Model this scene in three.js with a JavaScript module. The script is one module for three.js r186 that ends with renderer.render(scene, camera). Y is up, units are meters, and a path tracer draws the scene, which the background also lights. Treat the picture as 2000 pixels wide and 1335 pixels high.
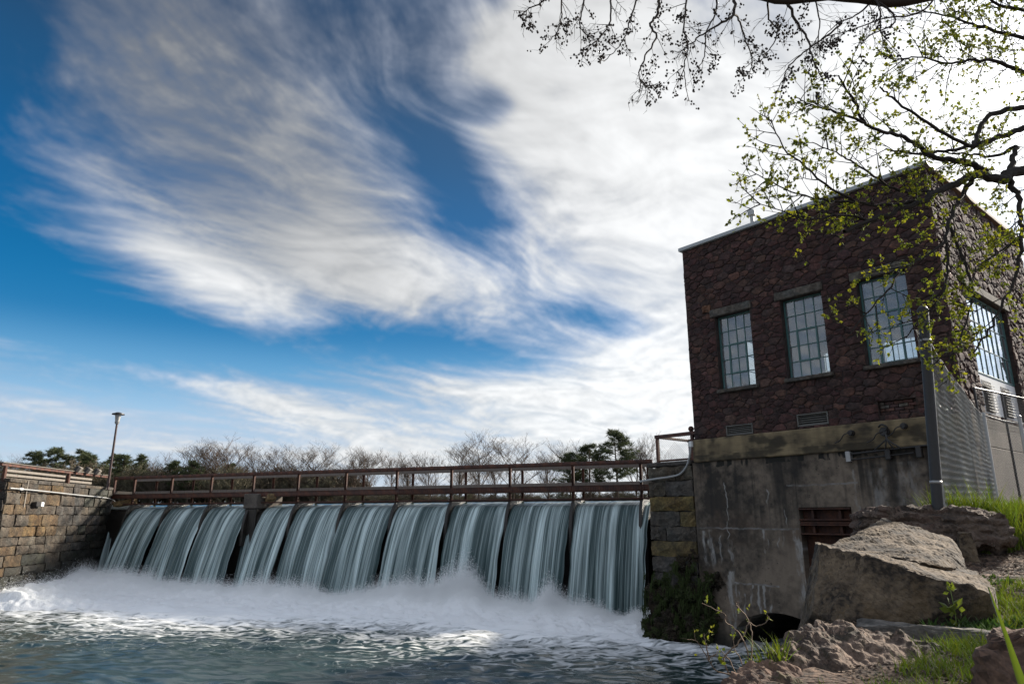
import * as THREE from 'three';
import { mergeGeometries, mergeVertices, toCreasedNormals } from 'three/addons/utils/BufferGeometryUtils.js';
import { ConvexGeometry } from 'three/addons/geometries/ConvexGeometry.js';
import { createNoise2D, createNoise3D } from 'simplex-noise';

// ---------- camera, sky, sun, exposure ----------
const RND = (s) => () => { s = (s + 0x6d2b79f5) | 0; let t = Math.imul(s ^ (s >>> 15), 1 | s); t = (t + Math.imul(t ^ (t >>> 7), 61 | t)) ^ t; return ((t ^ (t >>> 14)) >>> 0) / 4294967296; };
const N2 = createNoise2D(RND(11)), N2b = createNoise2D(RND(12)), N3 = createNoise3D(RND(13));
const clamp = (x, a = 0, b = 1) => Math.min(b, Math.max(a, x)), lerp = (a, b, t) => a + (b - a) * t;
const sstep = (a, b, x) => { const t = clamp((x - a) / (b - a)); return t * t * (3 - 2 * t); };
const RAD = Math.PI / 180;
function fbm2(x, y, o = 4, g = 0.5) { let s = 0, a = 1, n = 0; for (let i = 0; i < o; i++) { s += a * N2(x, y); n += a; a *= g; x = x * 2.03 + 17.1; y = y * 2.03 - 9.7; } return s / n; }
function fbm3(x, y, z, o = 4, g = 0.5) { let s = 0, a = 1, n = 0; for (let i = 0; i < o; i++) { s += a * N3(x, y, z); n += a; a *= g; x = x * 2.03 + 7.1; y = y * 2.03 - 3.7; z = z * 2.03 + 1.3; } return s / n; }

const scene = new THREE.Scene();
const camera = new THREE.PerspectiveCamera(53.19, 1024 / 683, 0.05, 2500);
const EYE = 2.9;
camera.position.set(0, EYE, 0);
camera.rotation.set(14.5 * RAD, 0, 0);

const SUN_AZ = 58 * RAD, SUN_EL = 26 * RAD;     // to the right of the view axis
const sunDir = new THREE.Vector3(Math.sin(SUN_AZ) * Math.cos(SUN_EL), Math.sin(SUN_EL), -Math.cos(SUN_AZ) * Math.cos(SUN_EL));
const sun = new THREE.DirectionalLight(new THREE.Color(1, 0.91, 0.78), 5.0);
sun.position.copy(sunDir).multiplyScalar(80); sun.castShadow = true; sun.shadow.radius = 9; sun.shadow.mapSize.set(4096, 4096);
Object.assign(sun.shadow.camera, { left: -45, right: 45, top: 45, bottom: -45, near: 1, far: 200 });
scene.add(sun, sun.target);

function makeSky(W, H) {
  const data = new Float32Array(W * H * 4), sa = Math.sin(38 * RAD), ca = Math.cos(38 * RAD);
  // large cloud masses and gaps: azimuth, elevation, half sizes (degrees), turn, cover, brightness
  const masses = [
    [27, 27, 24, 17, 0, 1.1, .10], [11, 12, 9, 6, 0, .5, .10], [3, 37.5, 8, 5, -30, .75, -.06], [6, 29, 6, 6, 0, .35, 0], [30, 5, 26, 7, 0, .4, .05],
    [-25, 24.5, 20, 8, 33, .44, -.13], [-32, 33, 12, 5.5, 45, .24, -.12], [-13, 24, 8, 6, 40, .26, -.07], [-23, 17.3, 7.5, 2.0, 18, .50, .18], [-29, 20, 8, 2.0, 24, .22, .06], [-12, 19, 9, 2.4, 14, .38, .06], [-6, 20.8, 8, 2.2, 8, .25, .10], [-19, 31, 8, 4, 45, .22, -.08], [-26, 38, 16, 5, 0, .10, -.12],
    [-12, 3.0, 40, 2.8, 0, .45, .03], [-27, 10.0, 13, 1.2, 6, .46, .05], [-31, 7.2, 14, 1.2, 3, .46, .05], [-36, 11.4, 9, .8, 8, .50, .04], [-22, 5.0, 14, 1.0, 2, .4, .04], [-4, 10.5, 8, 1.2, 4, .45, .06], [-17, 8.0, 10, 1.5, 14, .44, .08], [2, 8, 9, 2.5, 0, .36, .06],
    [-5.6, 27.6, 5.0, 2.6, 62, -.70, 0], [-3.2, 24.6, 2.6, 1.3, 5, -.35, 0], [-9.5, 14.2, 9.5, 1.7, 3, -.75, 0], [-37.5, 14.4, 10, 2.5, 24, -1.1, 0], [-24, 13.0, 9, 1.2, 10, -.5, 0], [-8, 34, 4.0, 6, 10, -.32, 0], [-41.5, 24, 4.0, 7, -10, -.35, 0], [-42, 34, 5, 6, 0, -.3, -.05], [7.5, 16.2, 3.4, 1.1, 16, -.75, 0], [-1.8, 33.8, 2.0, 1.4, 0, -.6, 0], [4.5, 34.6, 1.6, 1.0, 0, -.5, 0],
  ].map(([a, e, rx, ry, t, w, b]) => [a, e, 1 / rx, 1 / ry, Math.cos(t * RAD), Math.sin(t * RAD), w, b]);
  const AIR = [[-5, .34, .40, .44], [2, .31, .38, .44], [7, .20, .31, .42], [11, .075, .20, .34], [15, .010, .105, .24], [24, .003, .062, .165], [30, .005, .046, .118], [38, .008, .031, .074], [60, .012, .045, .115], [91, .012, .045, .115]];
  for (let j = 0; j < H; j++) {
    const el = ((j + .5) / H - .5) * Math.PI;
    for (let i = 0; i < W; i++) {
      const k = (j * W + i) * 4;
      data[k + 3] = 1;
      if (el < -0.02) { data[k] = .16; data[k + 1] = .17; data[k + 2] = .17; continue; }
      const lon = ((i + .5) / W - .5) * 2 * Math.PI, x = Math.cos(el) * Math.cos(lon), z = Math.cos(el) * Math.sin(lon), y = Math.max(Math.sin(el), 0), d = -z;
      const az = Math.atan2(x, d) / RAD, ed = el / RAD, mu = x * sunDir.x + y * sunDir.y + z * sunDir.z, ang = Math.acos(clamp(mu, -1, 1)) / RAD;
      let n = 0; while (AIR[n + 1][0] < ed) n++;
      const f = (ed - AIR[n][0]) / (AIR[n + 1][0] - AIR[n][0]), slope = (m, c) => { const lo = AIR[Math.max(0, m - 1)], hi = AIR[Math.min(AIR.length - 1, m + 1)]; return (hi[c] - lo[c]) / (hi[0] - lo[0]) * (AIR[n + 1][0] - AIR[n][0]); };
      const air3 = (c) => { const f2 = f * f, f3 = f2 * f; return Math.max(0, (2 * f3 - 3 * f2 + 1) * AIR[n][c] + (f3 - 2 * f2 + f) * slope(n, c) * .7 + (3 * f2 - 2 * f3) * AIR[n + 1][c] + (f3 - f2) * slope(n + 1, c) * .7); };
      const r = air3(1), g = air3(2), b = air3(3);
      // clouds on a high flat layer, combed along one wind direction
      const q = 1 / (y + .14), px = x * q, pd = d * q, al = px * sa + pd * ca, ac = px * ca - pd * sa;
      const w1 = fbm2(al * .6 + 3, ac * .6, 3), w2 = fbm2(al * .55 - 8, ac * .8 + 5, 3);
      const big = fbm2(al * .55 + w1 * .5, ac * .9 + w2 * .4 + 4, 3);
      const fib = fbm2(al * 1.1 + w2 * .8 + 9, ac * 4.6 + w1 * 1.5, 6, .6);
      const fine = fbm2(al * 4 + 20 + w1, ac * 9 + w2 * 2, 5, .65);
      const puff = .6 * fbm2(px * 2.1 + w1 * 1.2 + fib * .25, pd * 2.3 + w2 * 1.2, 6, .56) + .5 * fbm2(px * 6.5 + w1 * 2, pd * 7 + w2 * 2, 4, .55);
      let bias = .60, lift = .20;
      if (Math.abs(az) < 75) {
        const c = Math.cos(el), inside = (1 - sstep(48, 75, Math.abs(az))) * (1 - sstep(44, 60, ed));
        let s = 0, l = 0;
        for (const [a0, e0, ix, iy, cr, sr, w, br] of masses) { const dx = (az - a0) * c, dy = ed - e0, u = (dx * cr - dy * sr) * ix, v = (dx * sr + dy * cr) * iy, f2 = u * u + v * v; if (f2 < 8) { const ff = Math.exp(-f2 * .8); s += w * ff; l += br * ff; } }
        bias = lerp(bias, s, inside); lift = lerp(lift, l, inside);
      }
      const solid = sstep(.55, 1.05, bias);
      const base = bias + .32 * fib * (1 - .75 * solid) + .22 * fine * (1 - .75 * solid) + .16 * big + .30 * puff * (.45 + .55 * solid) + .06 * w1;
      let cov = sstep(-.08, 1.12, base) * .96;
      const glow = 3.6 * Math.exp(-ang * ang / 170) + .12 * Math.exp(-ang * ang / 2400);
      const body = Math.max(.14, (.265 + lift * .72 + .10 * sstep(.3, 1.1, base)) * (1 + (.30 * puff + .07 * fine) * (.4 + .6 * solid) + .10 * fib * (1 - solid)) + glow);
      const tk = sstep(.40, .90, base), cr = lerp(.91, .985, tk), cg = lerp(.99, .995, tk), cb = lerp(1.17, 1.0, tk);
      const air = glow * .5;
      data[k] = lerp(r + air, body * cr, cov); data[k + 1] = lerp(g + air, body * cg, cov); data[k + 2] = lerp(b + air, body * cb, cov);
    }
  }
  const tex = new THREE.DataTexture(data, W, H, THREE.RGBAFormat, THREE.FloatType);
  tex.mapping = THREE.EquirectangularReflectionMapping; tex.magFilter = THREE.LinearFilter; tex.minFilter = THREE.LinearFilter; tex.needsUpdate = true;
  return tex;
}
scene.background = makeSky(3072, 1536);
scene.environment = scene.background;

const renderer = new THREE.WebGLRenderer({ antialias: true });
renderer.toneMapping = THREE.LinearToneMapping; renderer.toneMappingExposure = 1.95;
renderer.shadowMap.enabled = true; renderer.shadowMap.type = THREE.PCFSoftShadowMap;

// ---------- helpers ----------
const taken = new Map();
function numbered(n) { const k = taken.get(n) || 0; taken.set(n, k + 1); return k ? n + '_' + String(k).padStart(3, '0') : n; }
function info(o, label, category, group, kind) { if (label) o.userData.label = label; if (category) o.userData.category = category; if (group) o.userData.group = group; if (kind) o.userData.kind = kind; return o; }
function thing(name, label, category, pos = [0, 0, 0], turn = 0, group) { const o = new THREE.Group(); o.name = numbered(name); o.position.set(...pos); o.rotation.y = turn; scene.add(o); return info(o, label, category, group); }
function joined(gs) {
  gs = (Array.isArray(gs) ? gs : [gs]).map((g) => { const q = g.index ? g.toNonIndexed() : g; for (const k of Object.keys(q.attributes)) if (!['position', 'normal', 'uv'].includes(k)) q.deleteAttribute(k); if (!q.attributes.normal) q.computeVertexNormals(); if (!q.attributes.uv) q.setAttribute('uv', new THREE.BufferAttribute(new Float32Array(q.attributes.position.count * 2), 2)); return q; });
  return gs.length === 1 ? gs[0] : mergeGeometries(gs);
}
function mesh(name, gs, mat, parent, label) { const m = new THREE.Mesh(joined(gs), mat); m.name = parent ? name : numbered(name); m.castShadow = m.receiveShadow = true; if (label) m.userData.label = label; (parent || scene).add(m); return m; }
function shared(name, g, mat, parent) { const m = new THREE.Mesh(g, mat); m.name = name; m.castShadow = m.receiveShadow = true; parent.add(m); return m; }
// texture coordinates in metres, from the face each triangle turns to
function uvm(g, ox = 0, oy = 0) {
  g = g.index ? g.toNonIndexed() : g; if (!g.attributes.normal) g.computeVertexNormals();
  const p = g.attributes.position, uv = new Float32Array(p.count * 2), a = new THREE.Vector3(), b = new THREE.Vector3(), c = new THREE.Vector3();
  for (let i = 0; i < p.count; i += 3) {
    a.fromBufferAttribute(p, i); b.fromBufferAttribute(p, i + 1); c.fromBufferAttribute(p, i + 2);
    const n = b.clone().sub(a).cross(c.clone().sub(a)), ax = Math.abs(n.x), ay = Math.abs(n.y), az = Math.abs(n.z);
    [a, b, c].forEach((v, k) => { const u = ay >= ax && ay >= az ? [v.x, v.z] : ax >= az ? [v.z, v.y] : [v.x, v.y]; uv[(i + k) * 2] = u[0] + ox; uv[(i + k) * 2 + 1] = u[1] + oy; });
  }
  g.setAttribute('uv', new THREE.BufferAttribute(uv, 2)); return g;
}
// chamfered box from two corners
function box(x0, x1, y0, y1, z0, z1, ch = 0.008) {
  const w = x1 - x0, h = y1 - y0, d = z1 - z0, c = Math.min(ch, w * .3, h * .3, d * .3), P = [];
  for (const sx of [-1, 1]) for (const sy of [-1, 1]) for (const sz of [-1, 1]) { P.push(new THREE.Vector3(sx * w / 2, sy * (h / 2 - c), sz * (d / 2 - c)), new THREE.Vector3(sx * (w / 2 - c), sy * h / 2, sz * (d / 2 - c)), new THREE.Vector3(sx * (w / 2 - c), sy * (h / 2 - c), sz * d / 2)); }
  const g = new ConvexGeometry(P); g.translate((x0 + x1) / 2, (y0 + y1) / 2, (z0 + z1) / 2); return uvm(g);
}
// a bar of given width and height between two points (height along the world's up where possible)
function bar(a, b, w, h = w, roll = 0) {
  const A = new THREE.Vector3(...a), B = new THREE.Vector3(...b), L = A.distanceTo(B), g = box(-w / 2, w / 2, -h / 2, h / 2, 0, L, Math.min(w, h) * .12);
  const m = new THREE.Matrix4(), zx = B.clone().sub(A).normalize(), up = Math.abs(zx.y) > .99 ? new THREE.Vector3(1, 0, 0) : new THREE.Vector3(0, 1, 0), xx = up.clone().cross(zx).normalize(), yy = zx.clone().cross(xx);
  m.makeBasis(xx, yy, zx).setPosition(A); if (roll) g.rotateZ(roll); g.applyMatrix4(m); return g;
}
// a tapering tube along points: r is a number or a function of 0..1
function tube(pts, r, sides = 6, caps = true) {
  const P = pts.map((p) => (p.isVector3 ? p : new THREE.Vector3(...p))), n = P.length, R = (i) => (typeof r === 'function' ? r(i / (n - 1)) : r), pos = [], uv = [], idx = [];
  let u = new THREE.Vector3(), prev = null, len = 0;
  for (let i = 0; i < n; i++) {
    const t = P[Math.min(i + 1, n - 1)].clone().sub(P[Math.max(i - 1, 0)]).normalize();
    if (!prev) u.set(Math.abs(t.y) > .9 ? 1 : 0, Math.abs(t.y) > .9 ? 0 : 1, 0); else u.copy(prev);
    u.addScaledVector(t, -u.dot(t)).normalize(); prev = u.clone(); const v = t.clone().cross(u), rr = R(i);
    if (i) len += P[i].distanceTo(P[i - 1]);
    for (let k = 0; k <= sides; k++) { const a = k / sides * 2 * Math.PI, c = Math.cos(a) * rr, s = Math.sin(a) * rr; pos.push(P[i].x + u.x * c + v.x * s, P[i].y + u.y * c + v.y * s, P[i].z + u.z * c + v.z * s); uv.push(a * Math.max(rr, .005), len); }
  }
  for (let i = 0; i < n - 1; i++) for (let k = 0; k < sides; k++) { const a = i * (sides + 1) + k, b = a + sides + 1; idx.push(a, a + 1, b, a + 1, b + 1, b); }
  if (caps) for (const [i, f] of [[0, 1], [n - 1, 0]]) { const c = pos.length / 3; pos.push(P[i].x, P[i].y, P[i].z); uv.push(0, 0); for (let k = 0; k < sides; k++) { const a = i * (sides + 1) + k; f ? idx.push(c, a + 1, a) : idx.push(c, a, a + 1); } }
  const g = new THREE.BufferGeometry(); g.setAttribute('position', new THREE.Float32BufferAttribute(pos, 3)); g.setAttribute('uv', new THREE.Float32BufferAttribute(uv, 2)); g.setIndex(idx); g.computeVertexNormals(); return g;
}
const smooth = (pts, n) => new THREE.CatmullRomCurve3(pts.map((p) => new THREE.Vector3(...p)), false, 'centripetal').getPoints(n);
// tiling textures
function hash(x, y, s) { let h = Math.imul(x, 374761393) ^ Math.imul(y, 668265263) ^ Math.imul(s, 1274126177); h = Math.imul(h ^ (h >>> 13), 1274126177); return ((h ^ (h >>> 16)) >>> 0) / 4294967296; }
function pn(x, y, px, py, s) { const xi = Math.floor(x), yi = Math.floor(y), fx = x - xi, fy = y - yi, u = fx * fx * (3 - 2 * fx), v = fy * fy * (3 - 2 * fy), m = (a, p) => ((a % p) + p) % p, X0 = m(xi, px), X1 = m(xi + 1, px), Y0 = m(yi, py), Y1 = m(yi + 1, py); return lerp(lerp(hash(X0, Y0, s), hash(X1, Y0, s), u), lerp(hash(X0, Y1, s), hash(X1, Y1, s), u), v); }
function pf(u, v, fx, fy, o, s, g = .5) { let t = 0, a = 1, n = 0; for (let i = 0; i < o; i++) { t += a * pn(u * fx, v * fy, fx, fy, s + i); n += a; a *= g; fx *= 2; fy *= 2; } return t / n; }
function tex(w, h, fn, { srgb = true, rx = 1, ry = 1, wrap = true } = {}) {
  const d = new Uint8Array(w * h * 4);
  for (let j = 0; j < h; j++) for (let i = 0; i < w; i++) { const c = fn((i + .5) / w, (j + .5) / h), k = (j * w + i) * 4; if (typeof c === 'number') d[k] = d[k + 1] = d[k + 2] = clamp(c) * 255; else { d[k] = clamp(c[0]) * 255; d[k + 1] = clamp(c[1]) * 255; d[k + 2] = clamp(c[2]) * 255; } d[k + 3] = 255; }
  const t = new THREE.DataTexture(d, w, h); t.colorSpace = srgb ? THREE.SRGBColorSpace : THREE.NoColorSpace; t.magFilter = THREE.LinearFilter; t.minFilter = THREE.LinearMipmapLinearFilter; t.generateMipmaps = true;
  if (wrap) t.wrapS = t.wrapT = THREE.RepeatWrapping; t.repeat.set(rx, ry); t.needsUpdate = true; return t;
}
const toS = (l) => (l <= .0031308 ? 12.92 * l : 1.055 * Math.pow(l, 1 / 2.4) - .055);
const mix3 = (a, b, t) => [lerp(a[0], b[0], t), lerp(a[1], b[1], t), lerp(a[2], b[2], t)], lin = (c) => c.map((v) => toS(Math.max(v, 0)));
const col = (r, g, b) => new THREE.Color().setRGB(r, g, b);
const std = (o) => new THREE.MeshStandardMaterial({ roughness: .9, metalness: 0, ...o });
const phys = (o) => new THREE.MeshPhysicalMaterial({ roughness: .9, metalness: 0, ...o });

// ---------- materials ----------
const tStone = tex(512, 512, (u, v) => { const a = pf(u, v, 5, 5, 5, 3, .6), b = pf(u, v, 24, 24, 3, 9), c = pf(u, v, 3, 3, 3, 40); const k = .62 + .55 * (a - .5) + .35 * (b - .5); return [clamp(k + .1 * (c - .5)), k, clamp(k - .08 * (c - .5))]; }, { rx: .9, ry: .9 });
const tGrain = tex(512, 512, (u, v) => .55 * pf(u, v, 6, 6, 5, 71, .6) + .45 * pf(u, v, 40, 40, 3, 81, .6), { srgb: false, rx: 1.1, ry: 1.1 });
const tFine = tex(512, 512, (u, v) => pf(u, v, 30, 30, 4, 31, .65), { srgb: false, rx: 1.5, ry: 1.5 });
const tRust = tex(512, 512, (u, v) => { const a = pf(u, v, 6, 4, 5, 15, .6), b = pf(u, v, 30, 14, 3, 25); const k = clamp((a - .35) * 2.2); return lin(mix3([.045, .018, .012], [.15, .052, .022], clamp(k * .8 + (b - .5) * .6))); });
const tWood = tex(256, 512, (u, v) => { const a = pf(u, v, 40, 3, 3, 5, .6), b = pf(u, v, 6, 2, 3, 8); const k = .5 + .5 * (a - .5) + .4 * (b - .5); return lin(mix3([.10, .085, .07], [.27, .24, .205], k)); }, { rx: 2, ry: .6 });
const tSoil = tex(1024, 1024, (u, v) => { const a = pf(u, v, 8, 8, 5, 51, .6), b = pf(u, v, 60, 60, 3, 61, .6), c = pf(u, v, 128, 128, 2, 67); const k = clamp((a - .5) * 1.2 + (b - .5) * 1.6 + (c - .5) * 1.2 + .42); return lin(mix3([.028, .017, .011], [.15, .095, .062], k)); }, { rx: .5, ry: .5 });
const tSoilB = tex(512, 512, (u, v) => .5 * pf(u, v, 10, 10, 4, 52) + .5 * pf(u, v, 70, 70, 3, 62), { srgb: false, rx: .5, ry: .5 });
const tBark = tex(256, 512, (u, v) => { const a = pf(u, v, 24, 5, 4, 55, .6), b = pf(u, v, 5, 5, 3, 57); return lin(mix3([.010, .008, .006], [.045, .036, .029], clamp(a * 1.2 - .2 + (b - .5) * .4))); }, { rx: 5, ry: 1.2 });
const tConc = tex(512, 512, (u, v) => { const a = pf(u, v, 4, 4, 5, 91, .55), b = pf(u, v, 50, 50, 3, 95); const k = clamp((a - .5) * 1.3 + (b - .5) * .5 + .5); return lin(mix3([.045, .038, .032], [.17, .145, .12], k)); }, { rx: .35, ry: .35 });

const stoneTints = [[.115, .058, .052], [.15, .078, .068], [.088, .045, .043], [.125, .072, .060], [.085, .048, .044], [.165, .092, .07], [.10, .062, .058], [.135, .085, .066], [.11, .075, .066]];
const mStones = stoneTints.map((c) => std({ color: col(c[0] * 1.38, c[1] * 1.2, c[2] * 1.15), map: tStone, bumpMap: tGrain, bumpScale: .025, roughness: .93 }));
const mOrangeStone = std({ color: col(.42, .2, .11), map: tStone, bumpMap: tGrain, bumpScale: .012 });
const mMortar = std({ color: col(.115, .078, .067), map: tStone, bumpMap: tGrain, bumpScale: .01 });
const blockTints = [[.42, .28, .15], [.34, .27, .20], [.30, .26, .22], [.50, .31, .13], [.24, .19, .15], [.38, .31, .23]];
const mBlocks = blockTints.map((c) => std({ color: col(...c.map((v) => v * .58)), map: tStone, bumpMap: tGrain, bumpScale: .09, roughness: .92 }));
const pierTints = [[.17, .145, .115], [.26, .19, .075], [.31, .215, .07], [.15, .13, .11], [.20, .165, .115]];
const mPier = pierTints.map((c) => std({ color: col(...c), map: tStone, bumpMap: tGrain, bumpScale: .03, roughness: .9 }));
const mDarkBlocks = [[.045, .04, .026], [.07, .058, .036], [.035, .036, .02]].map((c) => std({ color: col(...c.map((v) => v * 1.3)), map: tStone, bumpMap: tGrain, bumpScale: .05, roughness: .7 }));
const mConc = std({ color: col(.8, .8, .8), map: tConc, bumpMap: tFine, bumpScale: .006 });
const mWet = std({ color: col(.16, .155, .14), map: tConc, bumpMap: tFine, bumpScale: .012, roughness: .45 });
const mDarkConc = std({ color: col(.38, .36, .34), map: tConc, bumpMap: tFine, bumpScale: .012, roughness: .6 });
const mPale = std({ color: col(.27, .235, .19), map: tStone, bumpMap: tFine, bumpScale: .004 });
const mRust = std({ color: col(.72, .7, .7), map: tRust, roughness: .78, bumpMap: tFine, bumpScale: .002 });
const mRedPaint = std({ color: col(.85, .75, .72), map: tRust, roughness: .6, bumpMap: tFine, bumpScale: .002 });
const mWood = std({ map: tWood, roughness: .9, bumpMap: tFine, bumpScale: .003 });
const mTan = std({ color: col(.55, .36, .16), map: tStone, bumpMap: tGrain, bumpScale: .01 });
const mGalv = std({ color: col(.36, .36, .35), metalness: .55, roughness: .5, bumpMap: tFine, bumpScale: .001 });
const mPost = std({ color: col(.03, .028, .027), metalness: .15, roughness: .5, bumpMap: tFine, bumpScale: .0012 });
const mWire = std({ color: col(.32, .31, .28), roughness: .8 });
const mGreenSteel = std({ color: col(.045, .12, .115), roughness: .5, bumpMap: tFine, bumpScale: .001 });
const mDark = std({ color: col(.012, .011, .010), roughness: .6 });
const mBlackMetal = std({ color: col(.02, .018, .017), roughness: .5 });
const mWhitePaint = std({ color: col(.72, .72, .70), roughness: .55 });
const mPlaster = std({ color: col(.30, .30, .28), roughness: .95 });
const mLouver = std({ color: col(.15, .145, .13), roughness: .7, metalness: .2 });
const mGlass = phys({ color: col(.86, .9, .92), roughness: .02, transmission: .93, thickness: 0, ior: 1.8, specularIntensity: 1 });
const mBark = std({ map: tBark, bumpMap: tFine, bumpScale: .006, roughness: .95 });
const mTwig = std({ color: col(.035, .026, .02), roughness: .9 });
const mFarBark = std({ color: col(.085, .058, .040), roughness: .95 });
const mLeaf = [[.19, .215, .014], [.13, .165, .015], [.25, .25, .016]].map((c) => phys({ color: col(...c), roughness: .95, transmission: .5, thickness: 0, ior: 1.3, side: THREE.DoubleSide }));
const mGrass = phys({ color: col(.125, .18, .015), roughness: .9, transmission: .4, thickness: 0, ior: 1.3, side: THREE.DoubleSide });
const mNeedle = phys({ color: col(.07, .085, .034), roughness: .95, transmission: .2, thickness: 0, ior: 1.3, side: THREE.DoubleSide });

// ---------- frames of the built parts ----------
const DAM = { pos: [4.1, 0, -22.6], turn: Math.atan2(-.3891, .9212) };           // local x runs to the powerhouse, z downstream
const HOUSE = { pos: [4.73, 0, -17.72], turn: Math.atan2(-.768, .641) };         // local x along the river front, z towards the river
const ABUT = { pos: [-17.7, 0, -24.4], turn: Math.atan2(.996, -.088) };          // local x away from the viewer, z towards the falls
const CREST = 3.36, BAY = 2.31, U0 = -0.1;
const damUS = (X, D) => [-(X - 4.1) * .9212 + (D - 22.6) * .3891, -(X - 4.1) * .3891 - (D - 22.6) * .9212];

// ---------- river and lake ----------
const foamEdge = (u) => lerp(5.0, 7.4, clamp(u / 18)) + .9 * Math.sin(u * .55 + 1) * .6;
function axis(a, b, lo, hi, step, far) { const out = []; for (let x = lo; x <= hi + 1e-6; x += step) out.push(x); for (let x = hi + far; x < b; x += far) out.push(x); out.push(b); for (let x = lo - far; x > a; x -= far) out.unshift(x); out.unshift(a); return out; }
function wave(X, D) {
  const [u, s] = damUS(X, D), rough = .4 + 1.1 * Math.exp(-Math.max(0, s - 3) / 4), a = X * .98 - D * .17, b = D * .98 + X * .17;
  return rough * (.09 * fbm2(a * .5, b * .85 + 5, 2) + .055 * (1 - Math.abs(N2(a * .7 + 9, b * 1.5))) + .020 * fbm2(a * 1.3, b * 3.0, 2) + .003 * N2b(a * 5, b * 10)) - .03;
}
{
  const xs = axis(-160, 60, -22, 8.5, .085, 4), ds = axis(-60, 34, 9.5, 30, .085, 3), pos = [], uv = [], idx = [];
  for (const d of ds) for (const x of xs) { const inz = x > -23 && x < 9 && d > 9; pos.push(x, inz ? wave(x, d) : 0, -d); uv.push((x + 30) / 45, (d - 6) / 28); }
  const w = xs.length; for (let j = 0; j < ds.length - 1; j++) for (let i = 0; i < w - 1; i++) { const a = j * w + i; idx.push(a, a + 1, a + w, a + 1, a + w + 1, a + w); }
  const g = new THREE.BufferGeometry(); g.setAttribute('position', new THREE.Float32BufferAttribute(pos, 3)); g.setAttribute('uv', new THREE.Float32BufferAttribute(uv, 2)); g.setIndex(idx); g.computeVertexNormals();
  const foam = (U, V) => {
    const X = U * 45 - 30, D = V * 28 + 6, [u, s] = damUS(X, D), wx = fbm2(X * .5, D * .8, 3), e = foamEdge(u), n = fbm2(X * .9 + wx, D * 2.0, 4, .6), f = fbm2(X * 1.7 + wx, D * 4.6 + wx * 2, 3, .5);
    let m = sstep(1.5, -1.6, s - e - .35 + n * 2.3 + f * 1.0);
    m = Math.max(m, .8 * sstep(.35, .95, .5 + .55 * (1 - Math.abs(N2(X * .55 + wx * 1.5, D * 1.7 + 8)) * 2.6) + .35 * f - .13 * Math.max(0, s - e) + (X > -4 && X < 5 ? .16 : .05)) * .9 * sstep(12, 1, s - e));
    m = Math.max(m, sstep(.5, 1.0, .44 + .55 * f + .4 * n) * .5);
    const hole = sstep(.15, .6, f + n * .6) * .35 * sstep(-1.5, .6, s - e);
    return clamp(m - hole) * (u > 23.4 ? 0 : 1);
  };
  const cache = tex(2048, 1280, (u, v) => foam(u, v), { wrap: false, srgb: false }), src = cache.image.data;
  const at = (u, v) => src[(Math.min(1279, Math.floor(v * 1280)) * 2048 + Math.min(2047, Math.floor(u * 2048))) * 4] / 255;
  const cmap = tex(2048, 1280, (u, v) => lin(mix3([.020, .040, .040], [.90, .91, .90], Math.pow(at(u, v), 1.1))), { wrap: false });
  const rmap = tex(1024, 640, (u, v) => .20 + .70 * at(u, v), { wrap: false, srgb: false });
  const m = mesh('river_water', g, std({ map: cmap, roughness: 1, roughnessMap: rmap }));
  info(m, null, null, null, 'structure');
}
{
  // the lake held behind the dam, its near edge along the crest
  const p0 = [4.1, -22.6], p1 = [-18.38, -32.09], off = [.389 * -.0, 0], sh = new THREE.Shape();
  const back = (p, k) => [p[0] + .3891 * k, p[1] - .9212 * k], a = back(p0, 1.25), b = back(p1, 1.25);
  [[a[0], -a[1]], [b[0], -b[1]], [-30, 36], [-60, 34], [-150, 60], [-150, 90], [120, 90], [60, 50], [24, 27], [9, 24.5]].forEach(([x, y], i) => (i ? sh.lineTo(x, y) : sh.moveTo(x, y)));
  const g = new THREE.ShapeGeometry(sh); g.rotateX(-Math.PI / 2); g.translate(0, CREST + .17, 0);
  const m = mesh('lake_water', uvm(g), std({ color: col(.03, .05, .05), roughness: .1, bumpMap: tFine, bumpScale: .02 })); info(m, null, null, null, 'structure');
}
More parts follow.
